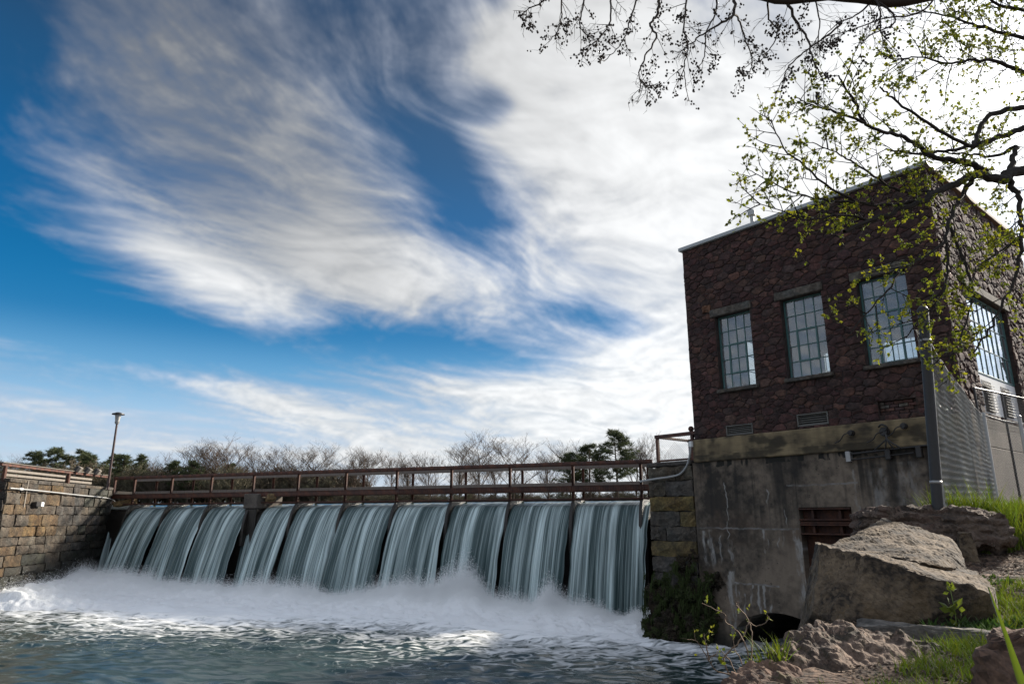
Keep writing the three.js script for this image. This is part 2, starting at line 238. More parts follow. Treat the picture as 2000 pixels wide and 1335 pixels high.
// ---------- dam, its piers, the falling water ----------
{
  const dam = thing('dam', 'low concrete dam with dark piers behind the falling water', 'dam', DAM.pos, DAM.turn);
  const prof = new THREE.Shape(); prof.moveTo(-1.2, -1); prof.lineTo(-1.2, CREST - .12); prof.lineTo(-.3, CREST - .07); prof.quadraticCurveTo(.0, CREST - .1, .12, CREST - .5); prof.lineTo(.3, -1); prof.closePath();
  const g = new THREE.ExtrudeGeometry(prof, { depth: 24.6, bevelEnabled: false, curveSegments: 8 }); g.rotateY(-Math.PI / 2); g.scale(1, 1, 1);
  g.translate(.25, 0, 0); // now x from -24.4 to .25, z as drawn
  mesh('spillway_wall', uvm(g), mWet, dam);
  for (let n = 0; n <= 10; n++) {
    const u = U0 + n * BAY, x = -u, w = .045, s = new THREE.Shape();
    s.moveTo(-1.3, CREST - .4); s.lineTo(-1.3, CREST + .14); s.lineTo(.02, CREST + .12); s.quadraticCurveTo(.30, CREST - .1, .42, CREST - .75); s.lineTo(.46, CREST - 1.5); s.lineTo(.1, CREST - 1.6); s.closePath();
    const pg = new THREE.ExtrudeGeometry(s, { depth: w * 2, bevelEnabled: true, bevelSize: .015, bevelThickness: .015, bevelSegments: 1 }); pg.rotateY(-Math.PI / 2); pg.translate(x + w, 0, 0);
    mesh('pier', uvm(pg), mWet, dam);
  }
  mesh('wide_pier', [box(-16.22, -15.64, -1, 3.298, -1.2, .22, .03)], mWet, dam); const wide = [box(-16.28, -15.58, 3.3, 3.88, -1.25, .28, .03)]; mesh('wide_pier', wide, mConc, dam, 'square concrete pier topped just under the walkway');
  mesh('bearing_block', [bar([-15.5, 3.62, -.35], [-14.95, 3.78, .12], .35, .22)], mTan, dam, 'sunlit tan block beside the wide pier');
  mesh('bearing_block', [bar([-24.2, 3.52, -.1], [-23.3, 3.66, -.35], .4, .24)], mTan, dam, 'sunlit tan block at the abutment end');
}
const tFalls = tex(1024, 512, (u, v) => {
  const wob = (pf(u, v, 6, 3, 2, 301) - .5) * .012, x = u + wob, a = pf(x, v, 14, 1, 2, 201), b = pf(x, v, 48, 1, 2, 211), c = pf(x, v, 150, 2, 2, 221), d = pf(x, v, 30, 5, 3, 231), e = pf(x, v, 260, 6, 2, 241);
  const z3 = pf(x, v, 5, 1, 2, 251), k = clamp((z3 - .5) * .8 + (a - .5) * .75 + (b - .5) * .7 + (c - .5) * .75 + (d - .5) * .5 + (e - .5) * .5 + .47);
  return lin(mix3([.055, .090, .090], [.62, .74, .73], Math.pow(k, 1.45)));
});
const mFalls = phys({ map: tFalls, roughness: .34, ior: 1.33, side: THREE.DoubleSide });
const mSlick = std({ color: col(.03, .05, .05), roughness: .12 });
const ORD = ['first', 'second', 'third', 'fourth', 'fifth', 'sixth', 'seventh', 'eighth', 'ninth', 'tenth'];
function fallSheet(xa, xb, seed, throwOut, top, parent, nm) {
  const na = Math.max(10, Math.round((xb - xa) / .026)), nb = 44, pos = [], uv = [], idx = [], w = xb - xa;
  for (let j = 0; j <= nb; j++) {
    const t = j / nb;
    for (let i = 0; i <= na; i++) {
      const a = i / na; let z, y;
      const lead = .17;
      if (t < lead) { const q = t / lead; z = lerp(-.62, -.25, q); y = top + .045 - .08 * q; }
      else { const q = (t - lead) / (1 - lead); const T = throwOut * (1 + .05 * N2(seed, a * 3)); z = -.25 + (T + .25) * q; y = top - .035 - (top + .35) * Math.pow(q, 1.85); }
      const fall = clamp((t - lead) / (1 - lead)), edge = Math.min(a, 1 - a);
      const rid = fall * (.085 * N2(a * w * 2.2 + seed, fall * .8) + .055 * N2(a * w * 6.5 + seed * 3, fall * 1.1 + 4) + .028 * N2(a * w * 17 + seed, fall * 1.6)) + .012 * N2(a * w * 3 + seed, t * 5);
      z += rid - fall * .16 * Math.exp(-edge * w * 9); y += rid * .25;
      const cx = (xa + xb) / 2, sq = 1 - .02 * Math.pow(fall, .8), jag = fall * .05 * N2(fall * 4, seed + (a < .5 ? 7 : 31)), drift = Math.pow(fall, 1.2) * .07 * N2(a * w * 1.6 + seed * 5, 2);
      pos.push(cx + (a - .5) * w * sq + jag * Math.exp(-edge * 20) + drift, y, z); uv.push(a * w / (2.9 + .7 * Math.sin(seed * 3)) + seed * .371, fall * .55 + seed * .21);
    }
  }
  for (let j = 0; j < nb; j++) for (let i = 0; i < na; i++) { const p = j * (na + 1) + i; idx.push(p, p + na + 1, p + 1, p + 1, p + na + 1, p + na + 2); }
  const g = new THREE.BufferGeometry(); g.setAttribute('position', new THREE.Float32BufferAttribute(pos, 3)); g.setAttribute('uv', new THREE.Float32BufferAttribute(uv, 2)); g.setIndex(idx); g.computeVertexNormals();
  const m = mesh(nm, g, mFalls, parent), lp = [], li = [], ln = 24; for (let j = 0; j <= 5; j++) for (let i = 0; i <= ln; i++) { const q = j / 5; lp.push(xa + w * i / ln, top + .165 - .12 * q * q + .006 * N2(i * .5, j + seed), lerp(-1.7, -.62, q)); if (j < 5 && i < ln) { const p = j * (ln + 1) + i; li.push(p, p + ln + 1, p + 1, p + 1, p + ln + 1, p + ln + 2); } }
  const lg = new THREE.BufferGeometry(); lg.setAttribute('position', new THREE.Float32BufferAttribute(lp, 3)); lg.setIndex(li); lg.computeVertexNormals(); mesh('crest_water', lg, mSlick, m); return m;
}
for (let n = 0; n < 10; n++) {
  const u = U0 + n * BAY, xb = n ? -u - .06 : .34, xa = n === 6 ? -u - 1.62 : -u - BAY + .06;
  const m = fallSheet(xa, xb, n * 1.77 + 1.3, 1.45 * (1 + .07 * Math.sin(n * 2.3)), CREST + .02, null, 'waterfall');
  m.position.set(...DAM.pos); m.rotation.y = DAM.turn;
  info(m, n === 0 ? 'smooth sheet of falling water beside the mossy masonry pier' : n === 9 ? 'leftmost smooth sheet of falling water, next to the stone abutment' : n === 6 ? 'narrow sheet of falling water right of the wide concrete pier' : 'sheet of falling water over the dam, ' + ORD[n] + ' bay from the powerhouse', 'waterfall', 'sheets of water falling over the dam bays');
}
for (const [xa, xb, s, label] of [[-16.22, -15.75, 41, 'narrow trickle running down in front of the wide concrete pier'], [-24.25, -23.75, 52, 'thin trickle in the dark corner beside the stone abutment']]) {
  const m = fallSheet(xa, xb, s, s === 41 ? .75 : .55, CREST - .15, null, 'trickle'); m.position.set(...DAM.pos); m.rotation.y = DAM.turn; info(m, label, 'waterfall');
}
// ---------- foam at the foot of the falls ----------
{
  const peak = (u, c, w, h) => h * Math.exp(-((u - c) * (u - c)) / (w * w));
  const high = (u) => .42 + .16 * N2(u * .35, 3) + .10 * N2(u * 1.3, 8) + peak(u, 5.15, .5, .62) + peak(u, 5.95, .6, .62) + peak(u, 7.1, .8, .40) + peak(u, 8.2, .9, .2) + peak(u, 2.55, .28, .55) + peak(u, 20, 2.4, .2) + peak(u, 14, 2, .12) - .22 * sstep(2.2, .3, u) ;
  const top = (u, s) => { const c = 1.75 + .25 * N2(u * .5, 20), d = s - c; return high(u) * Math.exp(-(d * d) / (d < 0 ? .55 : 1.15)) * (1 + .22 * fbm2(u * 1.7, s * 1.7, 3)) + .05 * fbm2(u * 3.4, s * 3, 3) + .03; };
  const wall = (u, s) => (24.4 - .53 * s) - u, along = (u, s) => (.42 + .12 * fbm2(u * 1.2, s * 1.2, 2)) * Math.exp(-Math.pow(Math.max(0, wall(u, s)) / 2.6, 2)) * sstep(.5, 2.2, s) + .10 * sstep(1.8, 3, s) * (.5 + fbm2(u * 1.1 + 7, s * 1.6, 3));
  const nu = 560, ns = 150, pos = [], uv = [], idx = [];
  for (let j = 0; j <= ns; j++) for (let i = 0; i <= nu; i++) { const u = -.9 + 24.9 * i / nu, s = .35 + 7.4 * j / ns, end = lerp(4.7, 7.6, sstep(13, 21, u)), fade = sstep(end, end - 1.4, s); pos.push(-u, (top(u, s) * .62 + along(u, s)) * fade - .12 * (1 - fade), s); uv.push(u, s); }
  for (let j = 0; j < ns; j++) for (let i = 0; i < nu; i++) { const p = j * (nu + 1) + i; idx.push(p, p + nu + 1, p + 1, p + 1, p + nu + 1, p + nu + 2); }
  const g = new THREE.BufferGeometry(); g.setAttribute('position', new THREE.Float32BufferAttribute(pos, 3)); g.setAttribute('uv', new THREE.Float32BufferAttribute(uv, 2)); g.setIndex(idx); g.computeVertexNormals();
  const mFoam = std({ color: col(.93, .935, .925), roughness: .95, bumpMap: tFine, bumpScale: .02 });
  const m = mesh('churning_foam', g, mFoam); m.position.set(...DAM.pos); m.rotation.y = DAM.turn; info(m, 'white churning foam along the foot of the falls', 'foam', null, 'stuff');
  const r = RND(77), drop = new THREE.OctahedronGeometry(1, 0), COUNT = 720000, im = new THREE.InstancedMesh(drop, std({ color: col(.94, .945, .935), roughness: .7 }), COUNT), M = new THREE.Matrix4(), q = new THREE.Quaternion();
  im.name = 'spray'; im.position.copy(m.position); im.rotation.y = DAM.turn; im.castShadow = im.receiveShadow = true;
  const gauss = () => (r() + r() + r() + r() - 2) * 1.0;
  for (let i = 0; i < COUNT; i++) {
    const pl = r(); let u = -.8 + 24.6 * r();
    if (pl < .09) u = 5.7 + gauss() * 1.2; else if (pl < .12) u = 2.55 + gauss() * .4; else if (pl < .18) u = 7.2 + gauss() * 1.6;
    let s = 1.6 + gauss() * .85; if (pl > .93) { u = 18.5 + 5.2 * r(); s = 1.5 + 5 * r(); }
    const h = high(u), base = top(u, s) * .62 + along(u, s), y = Math.max(.0, base - .03) + (-Math.log(1 - r() * .996)) * (.05 + .17 * h) * (.75 + .35 * fbm2(u * 1.8, 40, 3));
    const k = .0036 + .005 * r() * r();
    q.identity(); M.compose(new THREE.Vector3(-u + .05 * gauss(), y, s), q, new THREE.Vector3(k, k * (1 + 1.5 * r()), k)); im.setMatrixAt(i, M);
  }
  scene.add(im); info(im, 'fine white spray hanging over the foam below the falls', 'spray', null, 'stuff');
}
// ---------- walkway over the dam ----------
{
  const w = thing('footbridge', 'rusty steel footbridge with brown rails running above the dam', 'footbridge', DAM.pos, DAM.turn);
  const xl = -24.4, xr = .5, zf = -1.15;
  mesh('handrail', [box(xl, xr, 4.66, 4.76, -.06, .05, .01), box(xl, xr, 4.62, 4.66, -.02, .02, .004)], mRedPaint, w);
  mesh('handrail', [box(xl, xr, 4.60, 4.74, zf - .03, zf + .03, .006)], mWood, w, 'grey board rail along the lake side');
  mesh('deck_beam', [box(xl, xr, 3.80, 3.95, -.05, .05, .008), box(xl, xr, 3.95, 3.97, -.09, .07, .004), box(xl, xr, 3.78, 3.80, -.09, .07, .004)], mRedPaint, w);
  mesh('deck_beam', [box(xl, xr, 3.80, 3.95, zf - .05, zf + .05, .008)], mRedPaint, w);
  const ribs = []; for (let x = -9; x < xr; x += .085) ribs.push(box(x, x + .03, 3.815, 3.935, .05, .062, .002)); mesh('grating_edge', ribs, mRust, w);
  const slats = []; for (let x = xl; x < xr; x += .12) slats.push(box(x, x + .07, 3.865, 3.89, zf + .055, -.055, .003)); mesh('deck_grating', slats, mRust, w);
  mesh('toe_board', [box(xl, xr, 3.98, 4.13, zf + .06, zf + .09, .004)], mWood, w, 'grey toe board along the lake side');
  mesh('bottom_rail', [tube([[xl + .8, 3.53, 0], [xr, 3.53, 0]], .028, 8)], mRedPaint, w); mesh('bottom_rail', [tube([[xl + .8, 3.53, zf], [xr, 3.53, zf]], .028, 8)], mRedPaint, w);
  for (let n = 0; n <= 10; n++) { const x = -(U0 + n * BAY); mesh('post', [box(x - .045, x + .045, CREST + .1, 4.655, -.03, -.018, .003), box(x - .045, x - .033, CREST + .1, 4.655, -.018, .05, .003), box(x + .033, x + .045, CREST + .1, 4.655, -.018, .05, .003)], mRust, w); mesh('post', [box(x - .04, x + .04, CREST + .1, 4.62, zf - .028, zf - .016, .003), box(x - .04, x - .03, CREST + .1, 4.62, zf - .016, zf + .04, .003)], mRust, w); }
  mesh('post', [box(xl + .06, xl + .14, 3.6, 4.655, -.04, .04, .006)], mRust, w);
}
// ---------- blocks and rubble ----------
function pillow(w, h, d, r, nx = 4, ny = 3, rough = .02) {
  const pos = [], idx = [], g = (i, j) => { const e = i === 0 || j === 0 || i === nx || j === ny; return [(i / nx - .5) * w + (e ? (r() - .5) * .045 : 0), (j / ny - .5) * h + (e ? (r() - .5) * .045 : 0), e ? d * (.45 + .3 * r()) : d + (r() - .5) * rough * 4]; };
  for (let j = 0; j <= ny; j++) for (let i = 0; i <= nx; i++) pos.push(...g(i, j));
  for (let j = 0; j < ny; j++) for (let i = 0; i < nx; i++) { const a = j * (nx + 1) + i; idx.push(a, a + 1, a + nx + 2, a, a + nx + 2, a + nx + 1); }
  const rim = []; for (let i = 0; i < nx; i++) rim.push(i); for (let j = 0; j < ny; j++) rim.push(j * (nx + 1) + nx); for (let i = nx; i > 0; i--) rim.push(ny * (nx + 1) + i); for (let j = ny; j > 0; j--) rim.push(j * (nx + 1));
  const st = pos.length / 3; for (const k of rim) pos.push(pos[k * 3], pos[k * 3 + 1], -.04);
  for (let k = 0; k < rim.length; k++) { const a = rim[k], b = rim[(k + 1) % rim.length], c = st + k, e = st + (k + 1) % rim.length; idx.push(a, c, b, b, c, e); }
  const q = new THREE.BufferGeometry(); q.setAttribute('position', new THREE.Float32BufferAttribute(pos, 3)); q.setIndex(idx); return toCreasedNormals(uvm(q, r() * 9, r() * 9), .7);
}
// courses of squared blocks over a face; returns [geometry, x, y, size]
function courses(x0, x1, y0, y1, r, lo, hi, hmin, hmax, depth) {
  const out = []; let y = y0;
  while (y < y1 - .1) { let h = Math.min(lerp(hmin, hmax, r()), y1 - y); if (y1 - y - h < .16) h = y1 - y; let x = x0; while (x < x1 - .05) { let w = Math.min(lerp(lo, hi, r()), x1 - x); if (x1 - x - w < lo * .5) w = x1 - x; out.push([pillow(w - .034, h - .032, depth * (.3 + r() * 1.5), r, w > .6 ? 5 : 3, 3, .022), x + w / 2, y + h / 2, w * h]); x += w; } y += h; }
  return out;
}
function clipPoly(poly, nx, ny, c) { const out = []; for (let i = 0; i < poly.length; i++) { const a = poly[i], b = poly[(i + 1) % poly.length], da = a[0] * nx + a[1] * ny - c, db = b[0] * nx + b[1] * ny - c; if (da <= 0) out.push(a); if (da * db < 0) { const t = da / (da - db); out.push([lerp(a[0], b[0], t), lerp(a[1], b[1], t)]); } } return out; }
// rubble: random cells, wider than tall, kept clear of the holes
function rubble(x0, x1, y0, y1, holes, r, { rmin = .055, rmax = .165, an = 1.65, tries = 26000 } = {}) {
  const sites = [], cell = .24, grid = new Map(), key = (x, y) => Math.floor(x / cell) + ',' + Math.floor(y / cell);
  const near = (x, y, f) => { const i = Math.floor(x / cell), j = Math.floor(y / cell); for (let a = -2; a <= 2; a++) for (let b = -2; b <= 2; b++) for (const s of grid.get((i + a) + ',' + (j + b)) || []) f(s); };
  for (let t = 0; t < tries; t++) {
    const big = 1 - t / tries, rad = lerp(rmin, rmax, Math.pow(big, 1.6)) * (.8 + .4 * r()), x = lerp(x0, x1, r()), y = lerp(y0, y1, r());
    if (holes.some(([a, b, c, d]) => x > a - .04 && x < b + .04 && y > c - .04 && y < d + .04)) continue;
    let ok = true; near(x / an, y, (s) => { if (ok && Math.hypot((s.x - x) / an, s.y - y) < (s.r + rad) * .53) ok = false; }); if (!ok) continue;
    const s = { x, y, r: rad }; sites.push(s); const k = key(x / an, y); if (!grid.has(k)) grid.set(k, []); grid.get(k).push(s);
  }
  const stones = [];
  for (const s of sites) {
    let poly = [[s.x - .6, s.y - .4], [s.x + .6, s.y - .4], [s.x + .6, s.y + .4], [s.x - .6, s.y + .4]];
    poly = clipPoly(poly, -1, 0, -x0); poly = clipPoly(poly, 1, 0, x1); poly = clipPoly(poly, 0, -1, -y0); poly = clipPoly(poly, 0, 1, y1);
    near(s.x / an, s.y, (o) => { if (o === s) return; const dx = (o.x - s.x) / an, dy = o.y - s.y, L2 = dx * dx + dy * dy, t = .5 + (s.r * s.r - o.r * o.r) / (2 * L2) * .28, mx = s.x / an + dx * t, my = s.y + dy * t; poly = clipPoly(poly, dx / an, dy, mx * dx + my * dy); });
    for (const [a, b, c, d] of holes) { const e = [[s.x - b, 1], [a - s.x, 2], [s.y - d, 3], [c - s.y, 4]].sort((p, q) => q[0] - p[0])[0]; if (e[0] < 0) { poly = []; break; } if (e[1] === 1) poly = clipPoly(poly, -1, 0, -b); if (e[1] === 2) poly = clipPoly(poly, 1, 0, a); if (e[1] === 3) poly = clipPoly(poly, 0, -1, -d); if (e[1] === 4) poly = clipPoly(poly, 0, 1, c); }
    poly = poly.filter((p, i) => { const q = poly[(i + 1) % poly.length]; return Math.hypot(p[0] - q[0], p[1] - q[1]) > .018; });
    if (poly.length < 3) continue;
    poly = poly.flatMap((p, i) => { const q = poly[(i + 1) % poly.length], L = Math.hypot(p[0] - q[0], p[1] - q[1]); if (L < .1) return [p]; const t = .35 + .3 * r(), j = (r() - .62) * .035, nx = (q[1] - p[1]) / L, ny = -(q[0] - p[0]) / L; return [p, [lerp(p[0], q[0], t) + nx * j, lerp(p[1], q[1], t) + ny * j]]; });
    let ar = 0; poly.forEach((p, i) => { const q = poly[(i + 1) % poly.length]; ar += (p[0] * q[1] - q[0] * p[1]) / 2; }); if (ar < .004) continue;
    const cx = poly.reduce((a, p) => a + p[0], 0) / poly.length, cy = poly.reduce((a, p) => a + p[1], 0) / poly.length, n = poly.length, rad = Math.sqrt(ar / Math.PI), hgt = .007 + .018 * r() + .012 * (rad / .2), tx = (r() - .5) * .16, ty = (r() - .5) * .22;
    const ring = (inset, z, jz) => poly.map(([x, y]) => { const dx = x - cx, dy = y - cy, L = Math.hypot(dx, dy), k = Math.max(.2, 1 - inset / L); return [dx * k + (r() - .5) * .008, dy * k + (r() - .5) * .008, z + (dx * tx + dy * ty) * (z > 0 ? 1 : 0) + (r() - .5) * jz]; });
    const R0 = ring(.006, -.03, 0), R1 = ring(.011, hgt * .62, .008), R2 = ring(.024 + rad * .07, hgt, .012), P = [...R0, ...R1, ...R2, [(r() - .5) * .03, (r() - .5) * .03, hgt + (r() - .4) * .02]], idx = [];
    for (let i = 0; i < n; i++) { const j = (i + 1) % n; idx.push(i, j, n + j, i, n + j, n + i, n + i, n + j, 2 * n + j, n + i, 2 * n + j, 2 * n + i, 2 * n + i, 2 * n + j, 3 * n); }
    const g = new THREE.BufferGeometry(); g.setAttribute('position', new THREE.Float32BufferAttribute(P.flat(), 3)); g.setIndex(idx);
    stones.push([toCreasedNormals(uvm(g, r() * 9, r() * 9), .5), cx, cy, ar]);
  }
  return stones;
}
// ---------- left abutment of squared stone ----------
{
  const L = 7.75, T = 4.17, w = thing('stone_abutment', 'weathered tan block wall left of the falls, darker below', 'stone wall', ABUT.pos, ABUT.turn), r = RND(5);
  mesh('wall_core', [box(0, L, -1, T - .02, -5, -.02, .01)], std({ color: col(.05, .04, .03), map: tStone, bumpMap: tGrain, bumpScale: .02 }), w);
  for (const [g, x, y] of courses(0, L, -.1, T, r, .45, 1.15, .27, .44, .06)) { const k = x < 3.2 ? [0, 3, 0, 1, 5][Math.floor(r() * 5)] : [1, 2, 4, 5, 2][Math.floor(r() * 5)]; const m = shared('block', g, (y < .9 + 1.0 * r() || (x > 5.2 && r() < .75) ? mDarkBlocks[Math.floor(r() * 3)] : mBlocks[k]), w); m.position.set(x, y, 0); }  // darker tones for the low courses and most blocks near the dam
  const end = courses(0, 5, -.1, T, r, .5, 1.1, .3, .44, .05).map(([g, x, y]) => { g.translate(x, y, 0); g.rotateY(-Math.PI / 2); g.translate(0, 0, -5); return g; });
  const e = mesh('end_blocks', end, mBlocks[4], w); e.userData.kind = 'stuff';
  for (let k = 0; k < 9; k++) { const a = k * .86; const m = mesh('coping_stone', [box(a + .01, Math.min(a + .84, L), T - .02, T + .11, -.5, .05 + .03 * r(), .02)], mBlocks[[1, 5, 2][k % 3]], w); }
  info(mesh('bank_top', [box(-34.9, -18.35, 4.0, 4.14, -40, -24.6, .02)], std({ color: col(.09, .085, .05), map: tSoil })), null, null, null, 'structure');
}
{
  const f = thing('timber_fence', 'brown capped fence with grey timber rails on top of the stone abutment', 'fence', ABUT.pos, ABUT.turn), T = 4.2;
  mesh('top_rail', [box(-.1, 7.7, 4.70, 4.80, -.36, -.22, .01)], mRedPaint, f); mesh('top_rail', [box(-.1, .02, 4.70, 4.80, -5, -.37, .01)], mRedPaint, f); mesh('cap_board', [box(-.1, 7.7, 4.803, 4.83, -.40, -.18, .006)], mWood, f);
  for (const x of [.04, 4.2, 7.6]) mesh('post', [box(x - .06, x + .06, T - (x > 4 ? .05 : .4), 4.70, -.22, -.13, .01)], mRust, f);
  for (const x of [2.1, 3.2, 5.2, 5.9]) mesh('post', [box(x - .035, x + .035, T, 4.7, -.5, -.42, .006)], mWood, f);
  for (const y of [4.40, 4.56]) { mesh('rail', [box(-.05, 6.25, y - .045, y + .045, -.29, -.24, .006)], mWood, f); mesh('rail', [box(-.02, .03, y - .045, y + .045, -5, -.3, .006)], mWood, f); }
  mesh('rail', [box(-.05, 6.25, 4.25, 4.31, -.29, -.24, .006)], mWood, f);
}
{
  const names = ['tilted floodlight on the fence cap, nearest the stone corner', 'middle of three tilted floodlights on the fence cap', 'tilted floodlight on the fence cap, nearest the tall lamp'];
  [4.75, 5.55, 6.35].forEach((x, i) => {
    const l = thing('floodlight', names[i], 'floodlight', [ABUT.pos[0] - .088 * x - .25, 4.83, ABUT.pos[2] - .996 * x], ABUT.turn, 'three floodlights on the abutment fence');
    const a = box(-.15, .15, .03, .33, -.06, .08, .01); a.rotateX(.55); mesh('housing', [a], mBlackMetal, l); const b = box(-.14, .14, .04, .34, .082, .24, .006); b.rotateX(.55); mesh('cover', [b], mWood, l); mesh('bracket', [box(-.03, .03, 0, .16, -.03, .03, .004)], mBlackMetal, l); l.scale.setScalar(.72);
  });
  const lamp = thing('lamp_post', 'tall slim lamp post with a flat cap where abutment meets walkway', 'lamp', [-18.25, 4.17, -31.45], 0);
  mesh('pole', [tube([[0, 0, 0], [0, 3.05, 0]], (t) => .055 - .012 * t, 10)], std({ color: col(.05, .025, .022), roughness: .5 }), lamp);
  mesh('lamp_head', [new THREE.CylinderGeometry(.13, .085, .34, 14).translate(0, 3.2, 0), new THREE.CylinderGeometry(.11, .075, .1, 12).translate(0, 3.0, 0)], mGalv, lamp); mesh('lamp_cap', [new THREE.CylinderGeometry(.25, .27, .05, 18).translate(0, 3.41, 0), new THREE.CylinderGeometry(.08, .22, .06, 16).translate(0, 3.465, 0)], mBlackMetal, lamp);
  const c = thing('conduit_pipe', 'long pale conduit clipped across the stone abutment face', 'pipe', ABUT.pos, ABUT.turn);
  mesh('pipe', [tube(smooth([[0, 3.93, .12], [2, 3.9, .13], [4.5, 3.84, .13], [7.4, 3.76, .12], [7.9, 3.66, .1]], 20), .028, 8)], mGalv, c); mesh('strap', [box(1.05, 1.1, 3.3, 4.24, .07, .085, .003)], mWood, c); mesh('joint', [tube([[.55, 3.925, .12], [.72, 3.922, .12]], .045, 8)], mWhitePaint, c);
  const b = thing('wall_light', 'small white and black floodlight box low on the stone abutment', 'floodlight', [ABUT.pos[0] + .12 - .088 * 1.7, 3.42, ABUT.pos[2] - 1.7], ABUT.turn);
  mesh('housing', [box(-.16, .13, -.08, .08, -.06, .12, .01)], mBlackMetal, b); mesh('cover', [box(.135, .31, -.085, .075, -.05, .13, .01)], mWhitePaint, b);
}
// ---------- powerhouse ----------
const house = thing('powerhouse', 'two-tone powerhouse of dark red rubble stone on a stained concrete base', 'building', HOUSE.pos, HOUSE.turn);
const WW = 6.16, WD = 6.5, Y0 = 4.86, Y1 = 10.06;
const WINS = [[.87, 1.87], [2.69, 3.69], [4.49, 5.49]], WY = [6.05, 7.97];
const VENTS = [[.95, 1.68, 4.88, 5.13], [2.81, 3.53, 4.92, 5.2]], PATCH = [4.6, 5.34, 4.98, 5.27], SIDEWIN = [1.2, 4.0, 4.98, 7.66];
function holed(w, y0, y1, holes, th, archs = []) {
  const s = new THREE.Shape(); s.moveTo(0, y0); s.lineTo(w, y0); s.lineTo(w, y1); s.lineTo(0, y1); s.closePath();
  for (const [a, b, c, d] of holes) { const h = new THREE.Path(); h.moveTo(a, c); h.lineTo(a, d); h.lineTo(b, d); h.lineTo(b, c); h.closePath(); s.holes.push(h); }
  for (const [cx, cy, rx, ry, yb] of archs) { const h = new THREE.Path(); h.moveTo(cx - rx, yb); h.lineTo(cx - rx, cy); for (let k = 1; k <= 24; k++) { const a = Math.PI * (1 - k / 24); h.lineTo(cx + rx * Math.cos(a), cy + ry * Math.sin(a)); } h.lineTo(cx + rx, yb); h.closePath(); s.holes.push(h); }
  const g = new THREE.ExtrudeGeometry(s, { depth: th, bevelEnabled: false }); g.translate(0, 0, -th); return uvm(g);
}
const winHoles = WINS.map(([a, b]) => [a, b, ...WY]);
{
  const front = mesh('front_wall', [holed(WW, Y0, Y1, [...winHoles, ...VENTS.map(([a, b, c, d]) => [a, b, c, d]), PATCH], .4)], mMortar, house);
  const side = holed(WD - .4, Y0, Y1, [[SIDEWIN[0] - .4, SIDEWIN[1] - .4, SIDEWIN[2], SIDEWIN[3]]], .4); side.rotateY(Math.PI / 2); side.translate(WW, 0, -.4);
  const right = mesh('side_wall', [side], mMortar, house);
  const left = holed(WD - .8, Y0, Y1, [[1.6, 3.9, 6.05, 7.97]], .4); left.rotateY(-Math.PI / 2); left.translate(0, 0, -6.1); mesh('side_wall', [left], mMortar, house);
  const back = holed(WW, Y0, Y1, WINS.map(([a, b]) => [WW - b - .35, WW - a + .25, 5.6, 8.05]), .4); back.rotateY(Math.PI); back.translate(WW, 0, -WD); mesh('back_wall', [back], mMortar, house);
  // rubble facing: the largest visible stones are meshes of their own, the others one mesh
  const r = RND(21), clear = (list, m = 0) => list.map(([a, b, c, d]) => [a - m, b + m, c - m, d + m]);
  const lint = WINS.map(([a, b]) => [a - .13, b + .06, WY[1], WY[1] + .21]), sills = WINS.map(([a, b]) => [a - .06, b + .09, WY[0] - .1, WY[0]]);
  const F = rubble(.0, WW + .03, Y0 + .0, Y1 - .02, [...winHoles, ...lint, ...sills, ...VENTS, PATCH], r);
  const order = F.map((s, i) => [s, i]).sort((p, q) => q[0][3] * (1 + .16 * q[0][1]) - p[0][3] * (1 + .16 * p[0][1]));
  const rest = mStones.map(() => []);
  order.forEach(([[g, x, y], i], k) => { const mi = Math.floor(r() * mStones.length); if (k < 300) { const st = shared('stone', g, mStones[mi], front); st.position.set(x, y, 0); } else rest[mi].push(g.clone().translate(x, y, 0)); });
  rest.forEach((gs, i) => { if (gs.length) mesh('small_stones', gs, mStones[i], front).userData.kind = 'stuff'; });
  const os = pillow(.24, .2, .07, r, 3, 3); shared('stone', os, mOrangeStone, front).position.set(.66, 8.25, .012); front.children.at(-1).userData.label = 'single orange stone beside the first window lintel';
  const S = rubble(-.03, WD, Y0, Y1 - .02, [SIDEWIN, [SIDEWIN[0] - .12, SIDEWIN[1] + .12, SIDEWIN[3], SIDEWIN[3] + .22]], r), by = mStones.map(() => []);
  S.forEach(([g, x, y]) => by[Math.floor(r() * mStones.length)].push(g.translate(x, y, 0).rotateY(Math.PI / 2).translate(WW, 0, 0)));
  by.forEach((gs, i) => { if (gs.length) mesh('side_stones', gs, mStones[i], right).userData.kind = 'stuff'; });
  // inside
  mesh('floor_slab', [box(.41, WW - .41, 4.4, 4.6, -6.09, -.41, .01)], mPlaster, house); mesh('ceiling_slab', [box(.41, WW - .41, 9.4, 9.6, -6.09, -.41, .01)], mPlaster, house);
  mesh('roof_truss', [bar([.42, 8.6, -3.2], [5.74, 8.6, -3.2], .1, .16)], mBlackMetal, house);
  // coping
  mesh('coping', [box(-.07, WW + .09, Y1, Y1 + .10, -.42, .10, .012)], std({ color: col(.40, .42, .42), roughness: .55, metalness: .3 }), house); mesh('coping', [box(WW - .42, WW + .09, Y1, Y1 + .10, -WD - .05, -.425, .012)], std({ color: col(.22, .17, .13), roughness: .8 }), house);
  mesh('coping', [box(-.07, .42, Y1, Y1 + .10, -WD - .05, -.425, .012)], mPale, house); mesh('coping', [box(.425, WW - .425, Y1, Y1 + .10, -WD - .05, -WD + .42, .012)], mPale, house);
  const vent = mesh('roof_vent', [tube([[1.75, 9.6, -.75], [1.75, 10.78, -.75]], .05, 10), new THREE.CylinderGeometry(.1, .1, .09, 12).translate(1.75, 10.8, -.75), new THREE.SphereGeometry(.1, 12, 6, 0, 6.3, 0, 1.57).translate(1.75, 10.845, -.75)], mGalv, house);
}
